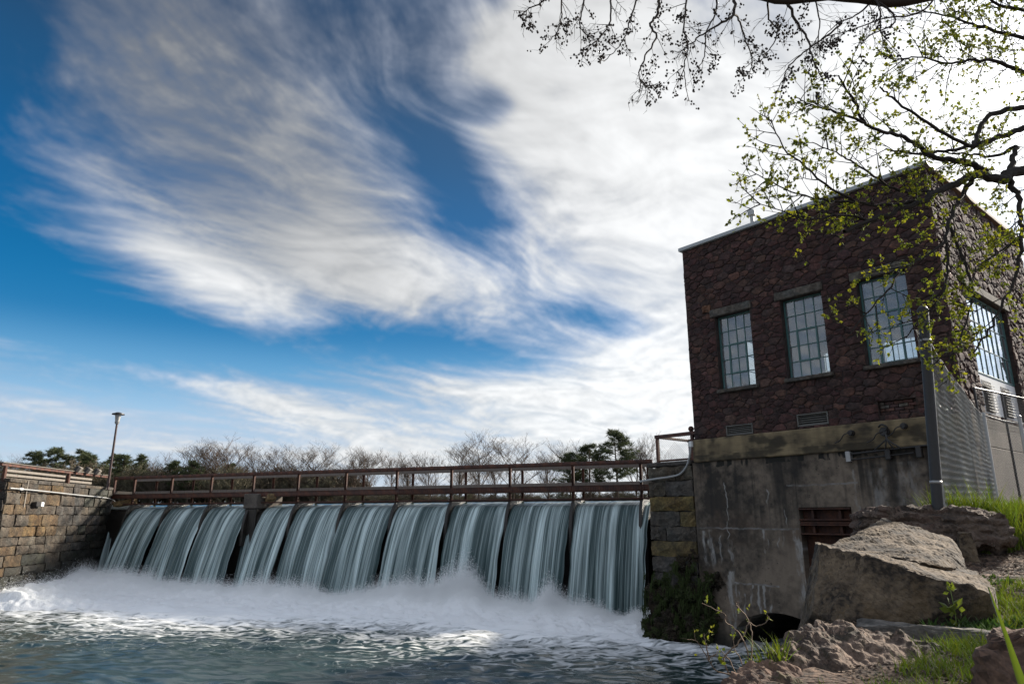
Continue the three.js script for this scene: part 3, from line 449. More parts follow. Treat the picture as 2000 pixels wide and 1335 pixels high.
function steelWindow(parent, w, h, cols, rows, mat, pivot) {
  const t = .035, d = .05, frame = [box(-t, 0, -t, h + t, -d, 0, .004), box(w, w + t, -t, h + t, -d, 0, .004), box(0, w, -t, 0, -d, 0, .004), box(0, w, h, h + t, -d, 0, .004)];
  const f = mesh('window', frame, mat, parent), cw = w / cols, ch = h / rows, bars = [], inset = .012;
  for (let i = 1; i < cols; i++) bars.push(box(i * cw - .010, i * cw + .010, 0, h, -.04, -.006, .003));
  for (let j = 1; j < rows; j++) for (let i = 0; i < cols; i++) bars.push(box(i * cw + .011, (i + 1) * cw - .011, j * ch - .010, j * ch + .010, -.04, -.006, .003));
  if (pivot) { const [i0, i1, j0, j1] = pivot; for (const i of [i0, i1]) bars.push(box(i * cw - .02, i * cw + .02, j0 * ch, j1 * ch, -.045, .004, .003)); for (const j of [j0, j1]) bars.push(box(i0 * cw, i1 * cw, j * ch - .02, j * ch + .02, -.0455, .0045, .003)); }
  mesh('glazing_bars', bars, mat, f);
  const pane = new THREE.BoxGeometry(cw - .018, ch - .018, .004), rr = RND(Math.round(w * 100 + h * 7));
  for (let j = 0; j < rows; j++) for (let i = 0; i < cols; i++) { const p = shared('pane', pane, mGlass, f); p.position.set((i + .5) * cw, (j + .5) * ch, -.022); p.rotation.set((rr() - .5) * .035, (rr() - .5) * .035, 0); }
  return f;
}
{
  WINS.forEach(([a, b], k) => {
    const f = steelWindow(house, b - a - .07, WY[1] - WY[0] - .07, 4, 5, mGreenSteel, [1, 3, k === 2 ? 0 : 1, 3]); f.position.set(a + .035, WY[0] + .035, -.13); f.userData.label = ['steel window nearest the falls', 'middle steel window', 'steel window half hidden by young leaves'][k];
    mesh('lintel', [box(a - .12, b + .05, WY[1] + .004, WY[1] + .2, -.15, .065, .015)], mPale, house); mesh('sill', [box(a - .05, b + .08, WY[0] - .09, WY[0] - .004, -.18, .11, .012)], mPale, house);
  });
  WINS.forEach(([a, b], k) => { const f = steelWindow(house, b - a + .53, 2.38, 4, 4, mGreenSteel); f.rotation.y = Math.PI; f.position.set(b + .315, 5.635, -6.35); });
  const lf = steelWindow(house, 2.23, 1.85, 6, 4, mGreenSteel); lf.rotation.y = -Math.PI / 2; lf.position.set(.13, 6.085, -4.465);
  // big side window: glass above, white boarded panel with louvres below
  const sw = steelWindow(house, SIDEWIN[1] - SIDEWIN[0] - .07, 1.72, 8, 3, mGreenSteel); sw.rotation.y = Math.PI / 2; sw.position.set(WW - .08, 5.9, -(SIDEWIN[0] + .035)); sw.userData.label = 'wide side window mirroring the bright sky';
  mesh('lintel', [box(WW - .15, WW + .06, SIDEWIN[3] + .004, SIDEWIN[3] + .2, -SIDEWIN[1] - .12, -SIDEWIN[0] + .12, .015)], mPale, house);
  const panel = mesh('boarded_panel', [box(WW - .14, WW - .09, SIDEWIN[2], 5.86, -SIDEWIN[1], -SIDEWIN[0], .006)], mWhitePaint, house, 'white boarded panel under the side window');
  for (const s of [1.75, 3.0]) { const sl = []; for (let k = 0; k < 10; k++) { const g = box(0, .05, 0, .012, -.28, .28, .003); g.rotateZ(-.6); g.translate(WW - .07, 5.1 + k * .062, -s - .2); sl.push(g); } mesh('louver', [box(WW - .089, WW - .085, 5.06, 5.74, -s - .5, -s + .1, .001)], mDark, panel); mesh('louver', sl, mBlackMetal, panel); }
  VENTS.forEach(([a, b, c, d], k) => {
    const v = mesh('vent', [box(a, b, c, c + .025, -.12, .02, .004), box(a, b, d - .025, d, -.12, .02, .004), box(a, a + .025, c + .026, d - .026, -.12, .02, .004), box(b - .025, b, c + .026, d - .026, -.12, .02, .004)], mLouver, house, k ? 'louvred vent under the middle window' : 'louvred vent under the first window');
    mesh('back_plate', [box(a, b, c, d, -.2, -.17, .002)], mDark, v);
    for (let q = 0; q < 5; q++) { const g = box(a + .027, b - .027, -.005, .005, -.022, .022, .002); g.rotateX(.6); g.translate(0, c + .045 + q * (d - c - .07) / 4.3, -.03); mesh('slat', [g], mLouver, v); }
  });
  // bricked-up opening
  const br = RND(9), patch = mesh('brick_infill', [box(PATCH[0], PATCH[1], PATCH[2], PATCH[3], -.16, -.09, .004)], mMortar, house, 'bricked-up opening at the right end of the stone');
  for (let j = 0; j < 4; j++) for (let i = 0; i < 4; i++) { const x = PATCH[0] + .02 + i * .185 - (j % 2) * .09, a = Math.max(x, PATCH[0] + .01), b = Math.min(x + .17, PATCH[1] - .01); if (b - a > .05) mesh('brick', [box(a, b, PATCH[2] + .008 + j * .07, PATCH[2] + .066 + j * .07, -.09, -.062 + .012 * br(), .006)], [mStones[1], mPale, mStones[5], mStones[6]][Math.floor(br() * 4)], patch); }
  // concrete ledge under the stone
  const tBand = tex(1024, 128, (u, v) => { const a = pf(u, v, 10, 3, 4, 401, .55), b = pf(u, v, 60, 6, 3, 411), c = pf(u, 0, 40, 1, 3, 421), board = Math.abs(((v * 5) % 1) - .5) > .46 ? .12 : 0; let k = clamp((a - .5) * 1.3 + (b - .5) * .4 + (c - .5) * .7 + .5 - board); const moss = sstep(.52, .72, pf(u, v, 14, 2, 4, 431) + (v < .3 ? .12 : 0)); return lin(mix3(mix3([.055, .042, .026], [.25, .19, .105], k), [.022, .018, .012], moss * .8)); }, { wrap: false });
  const band = box(-.02, WW + .06, 4.29, 4.858, -.3, .10, .02); { const p = band.attributes.position, uv = band.attributes.uv; for (let i = 0; i < p.count; i++) uv.setXY(i, clamp(p.getX(i) / 6.3 + .01), clamp((p.getY(i) - 4.28) / .58)); }
  mesh('ledge', [band], std({ map: tBand, bumpMap: tFine, bumpScale: .004 }), house, 'yellow stained concrete ledge under the red stone');
  // stained concrete base with the tailrace arch
  const marks = [[.78, 1.68, .1, .055, .9], [.70, 1.6, .4, .03, .5], [2.52, 2.66, .9, .06, .55], [2.60, 2.4, 1.1, .03, .7], [1.75, 2.66, 2.15, .03, .6], [1.80, 2.5, 2.3, .015, .9], [2.08, 2.66, 2.3, .02, .6], [2.22, 2.66, 2.4, .02, .5], [1.48, 1.42, .85, .03, .7], [1.60, 1.42, .95, .025, .8], [1.74, 1.40, .8, .03, .9], [1.30, 1.42, 1.1, .03, .6], [.95, 1.42, 1.0, .04, .5], [1.1, 1.2, .6, .02, .7], [.30, 2.64, 1.9, .05, .55], [.12, 2.6, 1.8, .04, .55], [.55, 2.5, 2.0, .02, .45], [.80, 3.75, 2.3, .012, .6], [.86, 2.4, 1.5, .04, .5], [4.4, 3.9, 2.6, .16, .28], [5.0, 4.0, 2.7, .2, .25], [1.9, 3.55, 3.3, .02, .6], [2.3, 3.1, 2.85, .012, .9], [3.95, 3.9, 3.0, .03, .3]];
  const tBase = tex(1024, 1024, (U, V) => {
    const x = U * 6.4 - .15, y = V * 5.6 - 1.2, a = pf(U, V, 5, 5, 5, 501, .6), b = pf(U, V, 60, 50, 3, 511, .6), st = pf(U, V, 60, 2, 3, 521, .6), st2 = pf(U, V, 18, 3, 3, 531), pit = pf(U, V, 140, 140, 2, 541);
    let c = mix3([.030, .024, .018], [.205, .160, .118], clamp((a - .5) * 2.1 + (b - .5) * .9 + .46));
    const drip = sstep(.50, .72, st * .6 + st2 * .5) * sstep(1.2, 4.0, y); c = mix3(c, [.014, .012, .010], drip * .8);
    if (pit > .86) c = mix3(c, [.02, .017, .015], .7);
    c = mix3(c, [.10, .065, .042], sstep(.55, .75, pf(U, V, 7, 6, 4, 551)) * .5);
    let w = 0; for (const [mx, y1, y0, hw, s] of marks) { const dx = Math.abs(x - mx + (pf(U, V, 26, 30, 3, 561) - .5) * .15) / hw; if (dx < 1.6 && y < y1 + .04 && y > y0 - .3) { const f = sstep(1.5, .4, dx) * sstep(y1 + .03, y1 - .02, y) * sstep(y0 - .25, y0 + .15, y) * 1.9 * sstep(.3, .75, pf(U, V, 80, 22, 4, 571, .6)); w = Math.max(w, f * s); } }
    for (const [jy, x0, x1, s] of [[2.67, -.1, 2.6, .55], [1.43, .85, 2.0, .8], [3.62, 2.4, 4.0, .5]]) if (x > x0 && x < x1) { const d = Math.abs(y - jy - (pf(U, 0, 40, 1, 3, 581) - .5) * .05); w = Math.max(w, sstep(.03, .006, d) * s * pf(U, V, 60, 30, 3, 591) * 1.5); if (d < .012) c = mix3(c, [.02, .018, .016], .5); }
    c = mix3(c, [.36, .35, .33], clamp(w) * .75);
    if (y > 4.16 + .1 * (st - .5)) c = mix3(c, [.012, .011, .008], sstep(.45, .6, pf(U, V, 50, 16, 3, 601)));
    const wet = sstep(.75, .1, y + (a - .5) * .9); c = mix3(c, [.020, .020, .015], wet * .75);   // dark algae at the waterline
    return lin(c);
  }, { wrap: false });
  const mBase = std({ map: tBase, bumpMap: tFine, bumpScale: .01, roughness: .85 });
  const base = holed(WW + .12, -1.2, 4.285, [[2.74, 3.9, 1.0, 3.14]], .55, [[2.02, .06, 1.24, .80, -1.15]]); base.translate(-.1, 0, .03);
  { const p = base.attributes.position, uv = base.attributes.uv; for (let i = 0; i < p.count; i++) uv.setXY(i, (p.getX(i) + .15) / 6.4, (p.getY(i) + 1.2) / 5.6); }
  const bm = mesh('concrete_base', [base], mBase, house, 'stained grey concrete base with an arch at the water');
  mesh('base_side', [box(WW - .5, WW + .04, -1.2, 4.285, -WD - .03, -.53, .02)], mConc, house); mesh('base_side', [box(WW - .3, WW + .035, 4.286, 4.858, -WD, -.301, .01)], mConc, house); mesh('base_side', [box(-.1, .4, -1.2, 4.285, -WD - .03, -.53, .02)], mConc, house); mesh('base_side', [box(.41, WW - .51, -1.2, 4.285, -WD - .03, -WD + .4, .02)], mConc, house);
  const tun = []; for (let k = 0; k <= 20; k++) { const a = Math.PI * k / 20; tun.push([1.92 + 1.25 * Math.cos(a), .06 + .81 * Math.sin(a)]); }
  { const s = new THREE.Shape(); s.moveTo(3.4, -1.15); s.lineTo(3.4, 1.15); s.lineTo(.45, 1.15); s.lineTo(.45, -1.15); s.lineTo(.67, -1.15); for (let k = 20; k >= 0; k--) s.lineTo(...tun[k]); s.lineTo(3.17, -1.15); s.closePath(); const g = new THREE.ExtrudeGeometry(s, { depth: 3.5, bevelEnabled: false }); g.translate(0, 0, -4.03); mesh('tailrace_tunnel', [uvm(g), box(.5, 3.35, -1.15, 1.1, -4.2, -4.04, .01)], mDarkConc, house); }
  // steel stop-log panel in its slot
  const gt = mesh('steel_gate', [box(2.63, 3.81, .98, 3.16, -.34, -.2, .006)], std({ color: col(.62, .62, .6), map: tRust, roughness: .85, bumpMap: tGrain, bumpScale: .01 }), house, 'rust brown steel gate in a slot of the base');
  for (const [y0, y1, z] of [[2.86, 3.12, .02], [2.56, 2.78, .02]]) { mesh('gate_beam', [box(2.65, 3.79, y0, y0 + .03, -.16, z + .06, .004), box(2.65, 3.79, y1 - .03, y1, -.16, z + .06, .004), box(2.65, 3.79, y0 + .031, y1 - .031, -.16, -.13, .004)], mRust, gt); mesh('gate_beam', [box(2.9, 2.96, y0 + .032, y1 - .032, -.129, .0, .004), box(3.5, 3.56, y0 + .032, y1 - .032, -.129, .0, .004)], mRust, gt); }
  mesh('gate_beam', [box(2.65, 3.79, 2.785, 2.845, -.19, .03, .004)], mRust, gt);
}
{
  // cable insulators and the rack below them, fixed to the ledge
  const I = [[4.05, 'small dark insulator with a cut wire, first on the stained ledge'], [4.72, 'large black insulator with hanging cables in the middle of the ledge'], [5.1, 'small dark insulator with a cut wire nearest the fence post']];
  I.forEach(([u, label], k) => {
    const t = thing('insulator', label, 'insulator', [HOUSE.pos[0] + .641 * u - .768 * .1, 4.62 + (k === 1 ? -.02 : .04) + k * .02, HOUSE.pos[2] + .768 * u + .641 * .1], HOUSE.turn, 'cable insulators on the ledge'), s = k === 1 ? 1.5 : 1;
    mesh('core', [new THREE.CylinderGeometry(.045 * s, .06 * s, .1, 10).rotateX(Math.PI / 2).translate(0, 0, .05), new THREE.CylinderGeometry(.065 * s, .065 * s, .03, 12).rotateX(Math.PI / 2).translate(0, 0, .07), new THREE.CylinderGeometry(.05 * s, .05 * s, .03, 12).rotateX(Math.PI / 2).translate(0, 0, .12)], mBlackMetal, t);
    mesh('wire', [tube(smooth([[0, 0, .13], [-.12, -.04, .16], [-.2, -.14, .15], [-.34, -.2, .14]], 10), .012, 5)], mBlackMetal, t);
    if (k === 1) { mesh('wire', [tube(smooth([[.02, 0, .12], [.1, .07, .15], [.0, .14, .16], [-.08, .1, .12]], 12), .02, 6)], mBlackMetal, t); for (const dx of [-.22, 0, .16, .3]) mesh('wire', [tube(smooth([[.04, -.03, .12], [.06, -.15, .16], [dx * .5 + .03, -.27, .16], [dx, -.36, .12]], 12), .016, 5)], mBlackMetal, t); }
  });
  const rk = thing('cable_rack', 'dark pipe rack bolted below the insulators on the concrete base', 'bracket', [HOUSE.pos[0] - .768 * .04, 0, HOUSE.pos[2] + .641 * .04], HOUSE.turn);
  mesh('pipe', [tube([[3.85, 4.22, .08], [5.75, 4.3, .08]], .022, 8)], mBlackMetal, rk); mesh('pipe', [tube([[3.9, 4.1, .08], [5.2, 4.16, .08]], .016, 8)], mBlackMetal, rk);
  for (const [x, m] of [[3.92, mGalv], [4.72, mBlackMetal], [5.3, mBlackMetal]]) mesh('clamp', [box(x - .05, x + .05, 4.06, 4.28, 0, .13, .01)], m, rk);
}
// ---------- masonry pier between falls and powerhouse ----------
{
  const p = thing('masonry_pier', 'mossy yellow-brown block pier between the falls and the powerhouse', 'stone pier', HOUSE.pos, HOUSE.turn), r = RND(31), x0 = -1.55, x1 = -.12;
  mesh('core', [box(x0 + .03, x1 - .01, -1, 4.2, -4.4, -.03, .02)], mDarkConc, p);
  const rows = [-.2, .45, 1.1, 1.55, 1.95, 2.34, 2.7, 3.08, 3.46, 3.86, 4.24];
  for (let j = 0; j < rows.length - 1; j++) { const cuts = [x0, ...(j % 3 === 1 ? [] : j % 3 ? [lerp(x0, x1, .35 + .1 * r())] : [lerp(x0, x1, .6 + .12 * r())]), x1]; for (let i = 0; i < cuts.length - 1; i++) { const w = cuts[i + 1] - cuts[i], h = rows[j + 1] - rows[j]; const m = shared('block', pillow(w - .02, h - .018, .055 + .03 * r(), r, 5, 4, .024), mPier[j > 7 ? [0, 3, 4][Math.floor(r() * 3)] : j > 3 ? [1, 2, 1, 0, 2][Math.floor(r() * 5)] : 3], p); m.position.set((cuts[i] + cuts[i + 1]) / 2, (rows[j] + rows[j + 1]) / 2, 0); } }
  mesh('added_sun_blocker', [bar([-4.46, 1.2, -3.75], [-1.45, 1.2, -.85], .4, 3.5)], mWet, p);  // unseen wall, added to keep sun out of the gap beside the dam
  mesh('cap', [box(x0 - .04, x1, 4.245, 4.36, -4.4, .06, .03)], mPier[3], p);
  // platform railing on the pier
  const f = thing('platform_railing', 'small brown steel railing with wire mesh on top of the masonry pier', 'railing', HOUSE.pos, HOUSE.turn), y0 = 4.362, y1 = 5.02;
  for (const [x, z] of [[-1.3, -.12], [-.16, -.12], [-1.3, -1.6], [-.16, -1.6]]) mesh('post', [box(x - .04, x + .04, y0, y1, z - .04, z + .04, .006)], mRedPaint, f);
  mesh('top_rail', [box(-1.36, -.02, y1, y1 + .09, -.18, -.06, .01)], mRedPaint, f); mesh('top_rail', [box(-1.36, -.02, y1, y1 + .09, -1.66, -1.54, .01)], mRedPaint, f); mesh('side_rail', [bar([-1.3, y1 + .04, -.19], [-1.3, y1 + .04, -1.53], .07, .07)], mRedPaint, f); mesh('side_rail', [bar([-.16, y1 - .02, -.19], [-.16, y1 - .12, -1.53], .07, .07)], mWood, f);
  mesh('bottom_rail', [box(-1.255, -.205, y0 + .02, y0 + .07, -.15, -.09, .006)], mRust, f);
  const wires = []; for (let k = 0; k < 22; k++) for (const s of [-1, 1]) { let xa = -1.26 + k * .066, ya = y0 + .07, xb = xa + s * .62, yb = y1; const cl = (x) => x < -1.25 || x > -.21; if (cl(xa)) continue; let t = 1; if (xb < -1.25) t = (xa + 1.25) / (xa - xb); if (xb > -.21) t = (-.21 - xa) / (xb - xa); wires.push(tube([[xa, ya, -.12], [lerp(xa, xb, t), lerp(ya, yb, t), -.12 + s * .004]], .004, 3, false)); } mesh('wire_mesh', wires, mWire, f);
  mesh('finial', [new THREE.SphereGeometry(.075, 10, 8).translate(-.18, y1 + .16, -.12), new THREE.CylinderGeometry(.04, .05, .1, 8).translate(-.18, y1 + .13, -.12)], mRust, f);
  const c = thing('conduit_pipe', 'pale bent conduit rising across the pier to the powerhouse corner', 'pipe', HOUSE.pos, HOUSE.turn);
  mesh('pipe', [tube(smooth([[-1.75, 3.88, .14], [-1.2, 3.93, .14], [-.75, 3.96, .14], [-.42, 4.02, .14], [-.2, 4.2, .15], [-.08, 4.45, .16], [-.03, 4.7, .15]], 30), .026, 8)], mGalv, c); mesh('end_box', [box(-.07, .02, 4.68, 4.82, .1, .19, .01)], mWhitePaint, c);
}
// ---------- bank ----------
const EDGE = [[-40, -14], [-6, -1.2], [-1.5, 1.0], [.35, 2.4], [.95, 3.4], [1.55, 4.3], [2.2, 5.35], [3.1, 6.5], [4.2, 7.25], [6.2, 9.6], [8.3, 12.3], [8.9, 13.2], [14, 17.45], [14.2, 30], [30, 60]];
const HT = [[-60, 1.6], [0, 2.0], [2.4, 2.2], [3.3, 2.16], [4.3, 2.18], [4.8, 2.27], [6.3, 2.52], [6.6, 2.58], [7.0, 2.93], [12, 3.1], [20, 3.5], [60, 4.2], [120, 5]];
function edgeDist(X, D) { let best = 1e9, sg = 1; for (let i = 0; i < EDGE.length - 1; i++) { const [ax, ad] = EDGE[i], [bx, bd] = EDGE[i + 1], vx = bx - ax, vd = bd - ad, t = clamp(((X - ax) * vx + (D - ad) * vd) / (vx * vx + vd * vd)), px = ax + vx * t - X, pd = ad + vd * t - D, q = px * px + pd * pd; if (q < best) { best = q; sg = vx * (D - ad) - vd * (X - ax) < 0 ? 1 : -1; } } return Math.sqrt(best) * sg; }
function ground(X, D) {
  let h = 0; for (let i = 0; i < HT.length - 1; i++) if (D >= HT[i][0] && D <= HT[i + 1][0]) h = lerp(HT[i][1], HT[i + 1][1], (D - HT[i][0]) / (HT[i + 1][0] - HT[i][0]));
  h += .06 * Math.max(0, X - 4) * sstep(7.5, 5, D) + .02 * Math.max(0, X - 6) * sstep(5, 9, D);
  h += .05 * fbm2(X * .8, D * .8, 3) + .018 * fbm2(X * 4, D * 4, 2);
  const e = edgeDist(X, D), k = sstep(.25, -1.5, e + .2 * fbm2(X * 1.5, D * 1.5 + 9, 2));
  return h - k * (h + .9);
}
{
  const xs = axis(-45, 160, -1, 8, .07, 3), ds = axis(-50, 160, 1, 13, .07, 3), pos = [], idx = [], uv = [], w = xs.length;
  for (const d of ds) for (const x of xs) { pos.push(x, ground(x, d), -d); uv.push(x, d); }
  for (let j = 0; j < ds.length - 1; j++) for (let i = 0; i < w - 1; i++) { const a = j * w + i; if (Math.max(pos[a * 3 + 1], pos[(a + w + 1) * 3 + 1]) < -.7) continue; idx.push(a, a + 1, a + w, a + 1, a + w + 1, a + w); }
  const g = new THREE.BufferGeometry(); g.setAttribute('position', new THREE.Float32BufferAttribute(pos, 3)); g.setAttribute('uv', new THREE.Float32BufferAttribute(uv, 2)); g.setIndex(idx); g.computeVertexNormals();
  info(mesh('ground', g, std({ map: tSoil, bumpMap: tSoilB, bumpScale: .04, roughness: 1 })), null, null, null, 'structure');
  // far shore and the left bank
  const land = (pts, y, seed, name) => { const fx = axis(-420, 420, -120, 60, 4, 30), fd = axis(pts[0], pts[1], pts[0], pts[0] + 60, 4, 40), p = [], t = [], ix = []; for (const d of fd) for (const x of fx) { const rise = sstep(pts[0], pts[0] + 5, d); p.push(x, y - 1.2 + 1.35 * rise + .012 * (d - pts[0]) + .25 * N2(x * .05, d * .05 + seed) * rise, -d - 6 * N2(x * .03, seed)); t.push(x, d); } const n = fx.length; for (let j = 0; j < fd.length - 1; j++) for (let i = 0; i < n - 1; i++) { const a = j * n + i; ix.push(a, a + 1, a + n, a + 1, a + n + 1, a + n); } const q = new THREE.BufferGeometry(); q.setAttribute('position', new THREE.Float32BufferAttribute(p, 3)); q.setAttribute('uv', new THREE.Float32BufferAttribute(t, 2)); q.setIndex(ix); q.computeVertexNormals(); info(mesh(name, q, std({ color: col(1.5, 1.6, 1.1), map: tSoil })), null, null, null, 'structure'); };
  land([52, 800], 3.5, 3, 'far_shore');
  const lg = new THREE.BufferGeometry(), lp = [], li = []; const zs = axis(-70, 60, -10, 40, 3, 10); zs.forEach((d, j) => { [-30, -34, -40, -60, -160].forEach((x, i) => lp.push(x + 2 * N2(d * .1, 1) - (d > 24 ? 4.5 : 0), [-.8, .9, 2.2, 3.0, 5][i] + (d > 24 ? 1 : 0) * [0, 1, 1.2, 1, 0][i], -d)); if (j) for (let i = 0; i < 4; i++) { const a = (j - 1) * 5 + i; li.push(a, a + 5, a + 1, a + 1, a + 5, a + 6); } });
  lg.setAttribute('position', new THREE.Float32BufferAttribute(lp, 3)); lg.setIndex(li); lg.computeVertexNormals(); info(mesh('left_bank', uvm(lg), std({ color: col(1.2, 1.3, .9), map: tSoil })), null, null, null, 'structure');
}
// ---------- rocks ----------
function rock(points, { sub = 4, amp = .03, freq = 3, seed = 1, bed = 0, dir = [0, 1, 0], round = 0, rib = 0 } = {}) {
  let g = new ConvexGeometry(points.map((p) => new THREE.Vector3(...p))); g.deleteAttribute('normal'); g.deleteAttribute('uv');
  let tri = []; { const p = g.attributes.position; for (let i = 0; i < p.count; i++) tri.push(new THREE.Vector3().fromBufferAttribute(p, i)); }
  for (let s = 0; s < sub; s++) { const out = []; const big = .05; for (let i = 0; i < tri.length; i += 3) { const [a, b, c] = [tri[i], tri[i + 1], tri[i + 2]], ab = a.clone().lerp(b, .5), bc = b.clone().lerp(c, .5), ca = c.clone().lerp(a, .5); out.push(a, ab, ca, ab, b, bc, ca, bc, c, ab, bc, ca); } tri = out; }
  g = new THREE.BufferGeometry().setFromPoints(tri); g = mergeVertices(g, 1e-4);
  const p = g.attributes.position, cen = new THREE.Vector3(); for (let i = 0; i < p.count; i++) cen.add(new THREE.Vector3().fromBufferAttribute(p, i)); cen.multiplyScalar(1 / p.count);
  if (round) { // soften the hull's edges
    const nb = Array.from({ length: p.count }, () => new Set()), ix = g.index.array; for (let i = 0; i < ix.length; i += 3) for (const [a, b] of [[0, 1], [1, 2], [2, 0]]) { nb[ix[i + a]].add(ix[i + b]); nb[ix[i + b]].add(ix[i + a]); }
    for (let it = 0; it < round; it++) { const cp = p.array.slice(); for (let i = 0; i < p.count; i++) { let x = 0, y = 0, z = 0; for (const k of nb[i]) { x += cp[k * 3]; y += cp[k * 3 + 1]; z += cp[k * 3 + 2]; } const n = nb[i].size; p.setXYZ(i, lerp(cp[i * 3], x / n, .5), lerp(cp[i * 3 + 1], y / n, .5), lerp(cp[i * 3 + 2], z / n, .5)); } }
  }
  g.computeVertexNormals(); const nn = g.attributes.normal, D = new THREE.Vector3(...dir).normalize();
  for (let i = 0; i < p.count; i++) {
    const x = p.getX(i), y = p.getY(i), z = p.getZ(i); let d = amp * fbm3(x * freq + seed, y * freq, z * freq, 4, .55) + amp * .35 * fbm3(x * freq * 5, y * freq * 5 + seed, z * freq * 5, 2);
    if (bed) { const h = x * D.x + y * D.y + z * D.z + .03 * fbm3(x * 3, y * 3, z * 3 + seed, 2), f = ((h / bed) % 1 + 1) % 1; d += bed * .45 * (sstep(0, .2, f) - sstep(.55, 1, f)) * (.6 + .8 * fbm3(x * 5, y * 5, z * 5, 2)); }
    if (rib) { const c = z * .9 + x * .35, a2 = x * .9 - z * .35; d += rib * Math.max(0, nn.getY(i)) * (1.5 * Math.abs(N3(a2 * 1.6, c * 11 + .5 * N2(a2 * 2, c * 2), y * 3 + seed)) + .25 * N3(a2 * 5, c * 28, y * 9)); }
    p.setXYZ(i, x + nn.getX(i) * d, y + nn.getY(i) * d, z + nn.getZ(i) * d);
  }
  return uvm(toCreasedNormals(g, .9), seed, seed);
}
const rockMat = (a, b, spots, seed, bump = .02) => std({ map: tex(512, 512, (u, v) => { const k = clamp((pf(u, v, 5, 5, 5, seed, .6) - .5) * 2.2 + (pf(u, v, 50, 50, 3, seed + 7, .6) - .5) * 1.0 + .5), s = sstep(.58, .7, pf(u, v, 7, 7, 4, seed + 20, .55)); return lin(mix3(mix3(a, b, k), spots, s * .6)); }, { rx: 1, ry: 1 }), bumpMap: tGrain, bumpScale: bump, roughness: .95 });
const mBoulder = rockMat([.022, .016, .011], [.165, .120, .076], [.105, .07, .036], 700, .025), mPink = rockMat([.032, .021, .015], [.19, .13, .092], [.03, .026, .013], 720, .03), mLedge = rockMat([.03, .022, .017], [.14, .10, .075], [.10, .06, .045], 740, .03), mSlab = rockMat([.06, .055, .048], [.19, .17, .145], [.27, .24, .2], 760, .015), mRed = rockMat([.04, .024, .017], [.17, .10, .066], [.05, .045, .012], 780, .018);
const rockThing = (name, label, g, m, category = 'rock', group) => info(mesh(name, g, m), label, category, group);
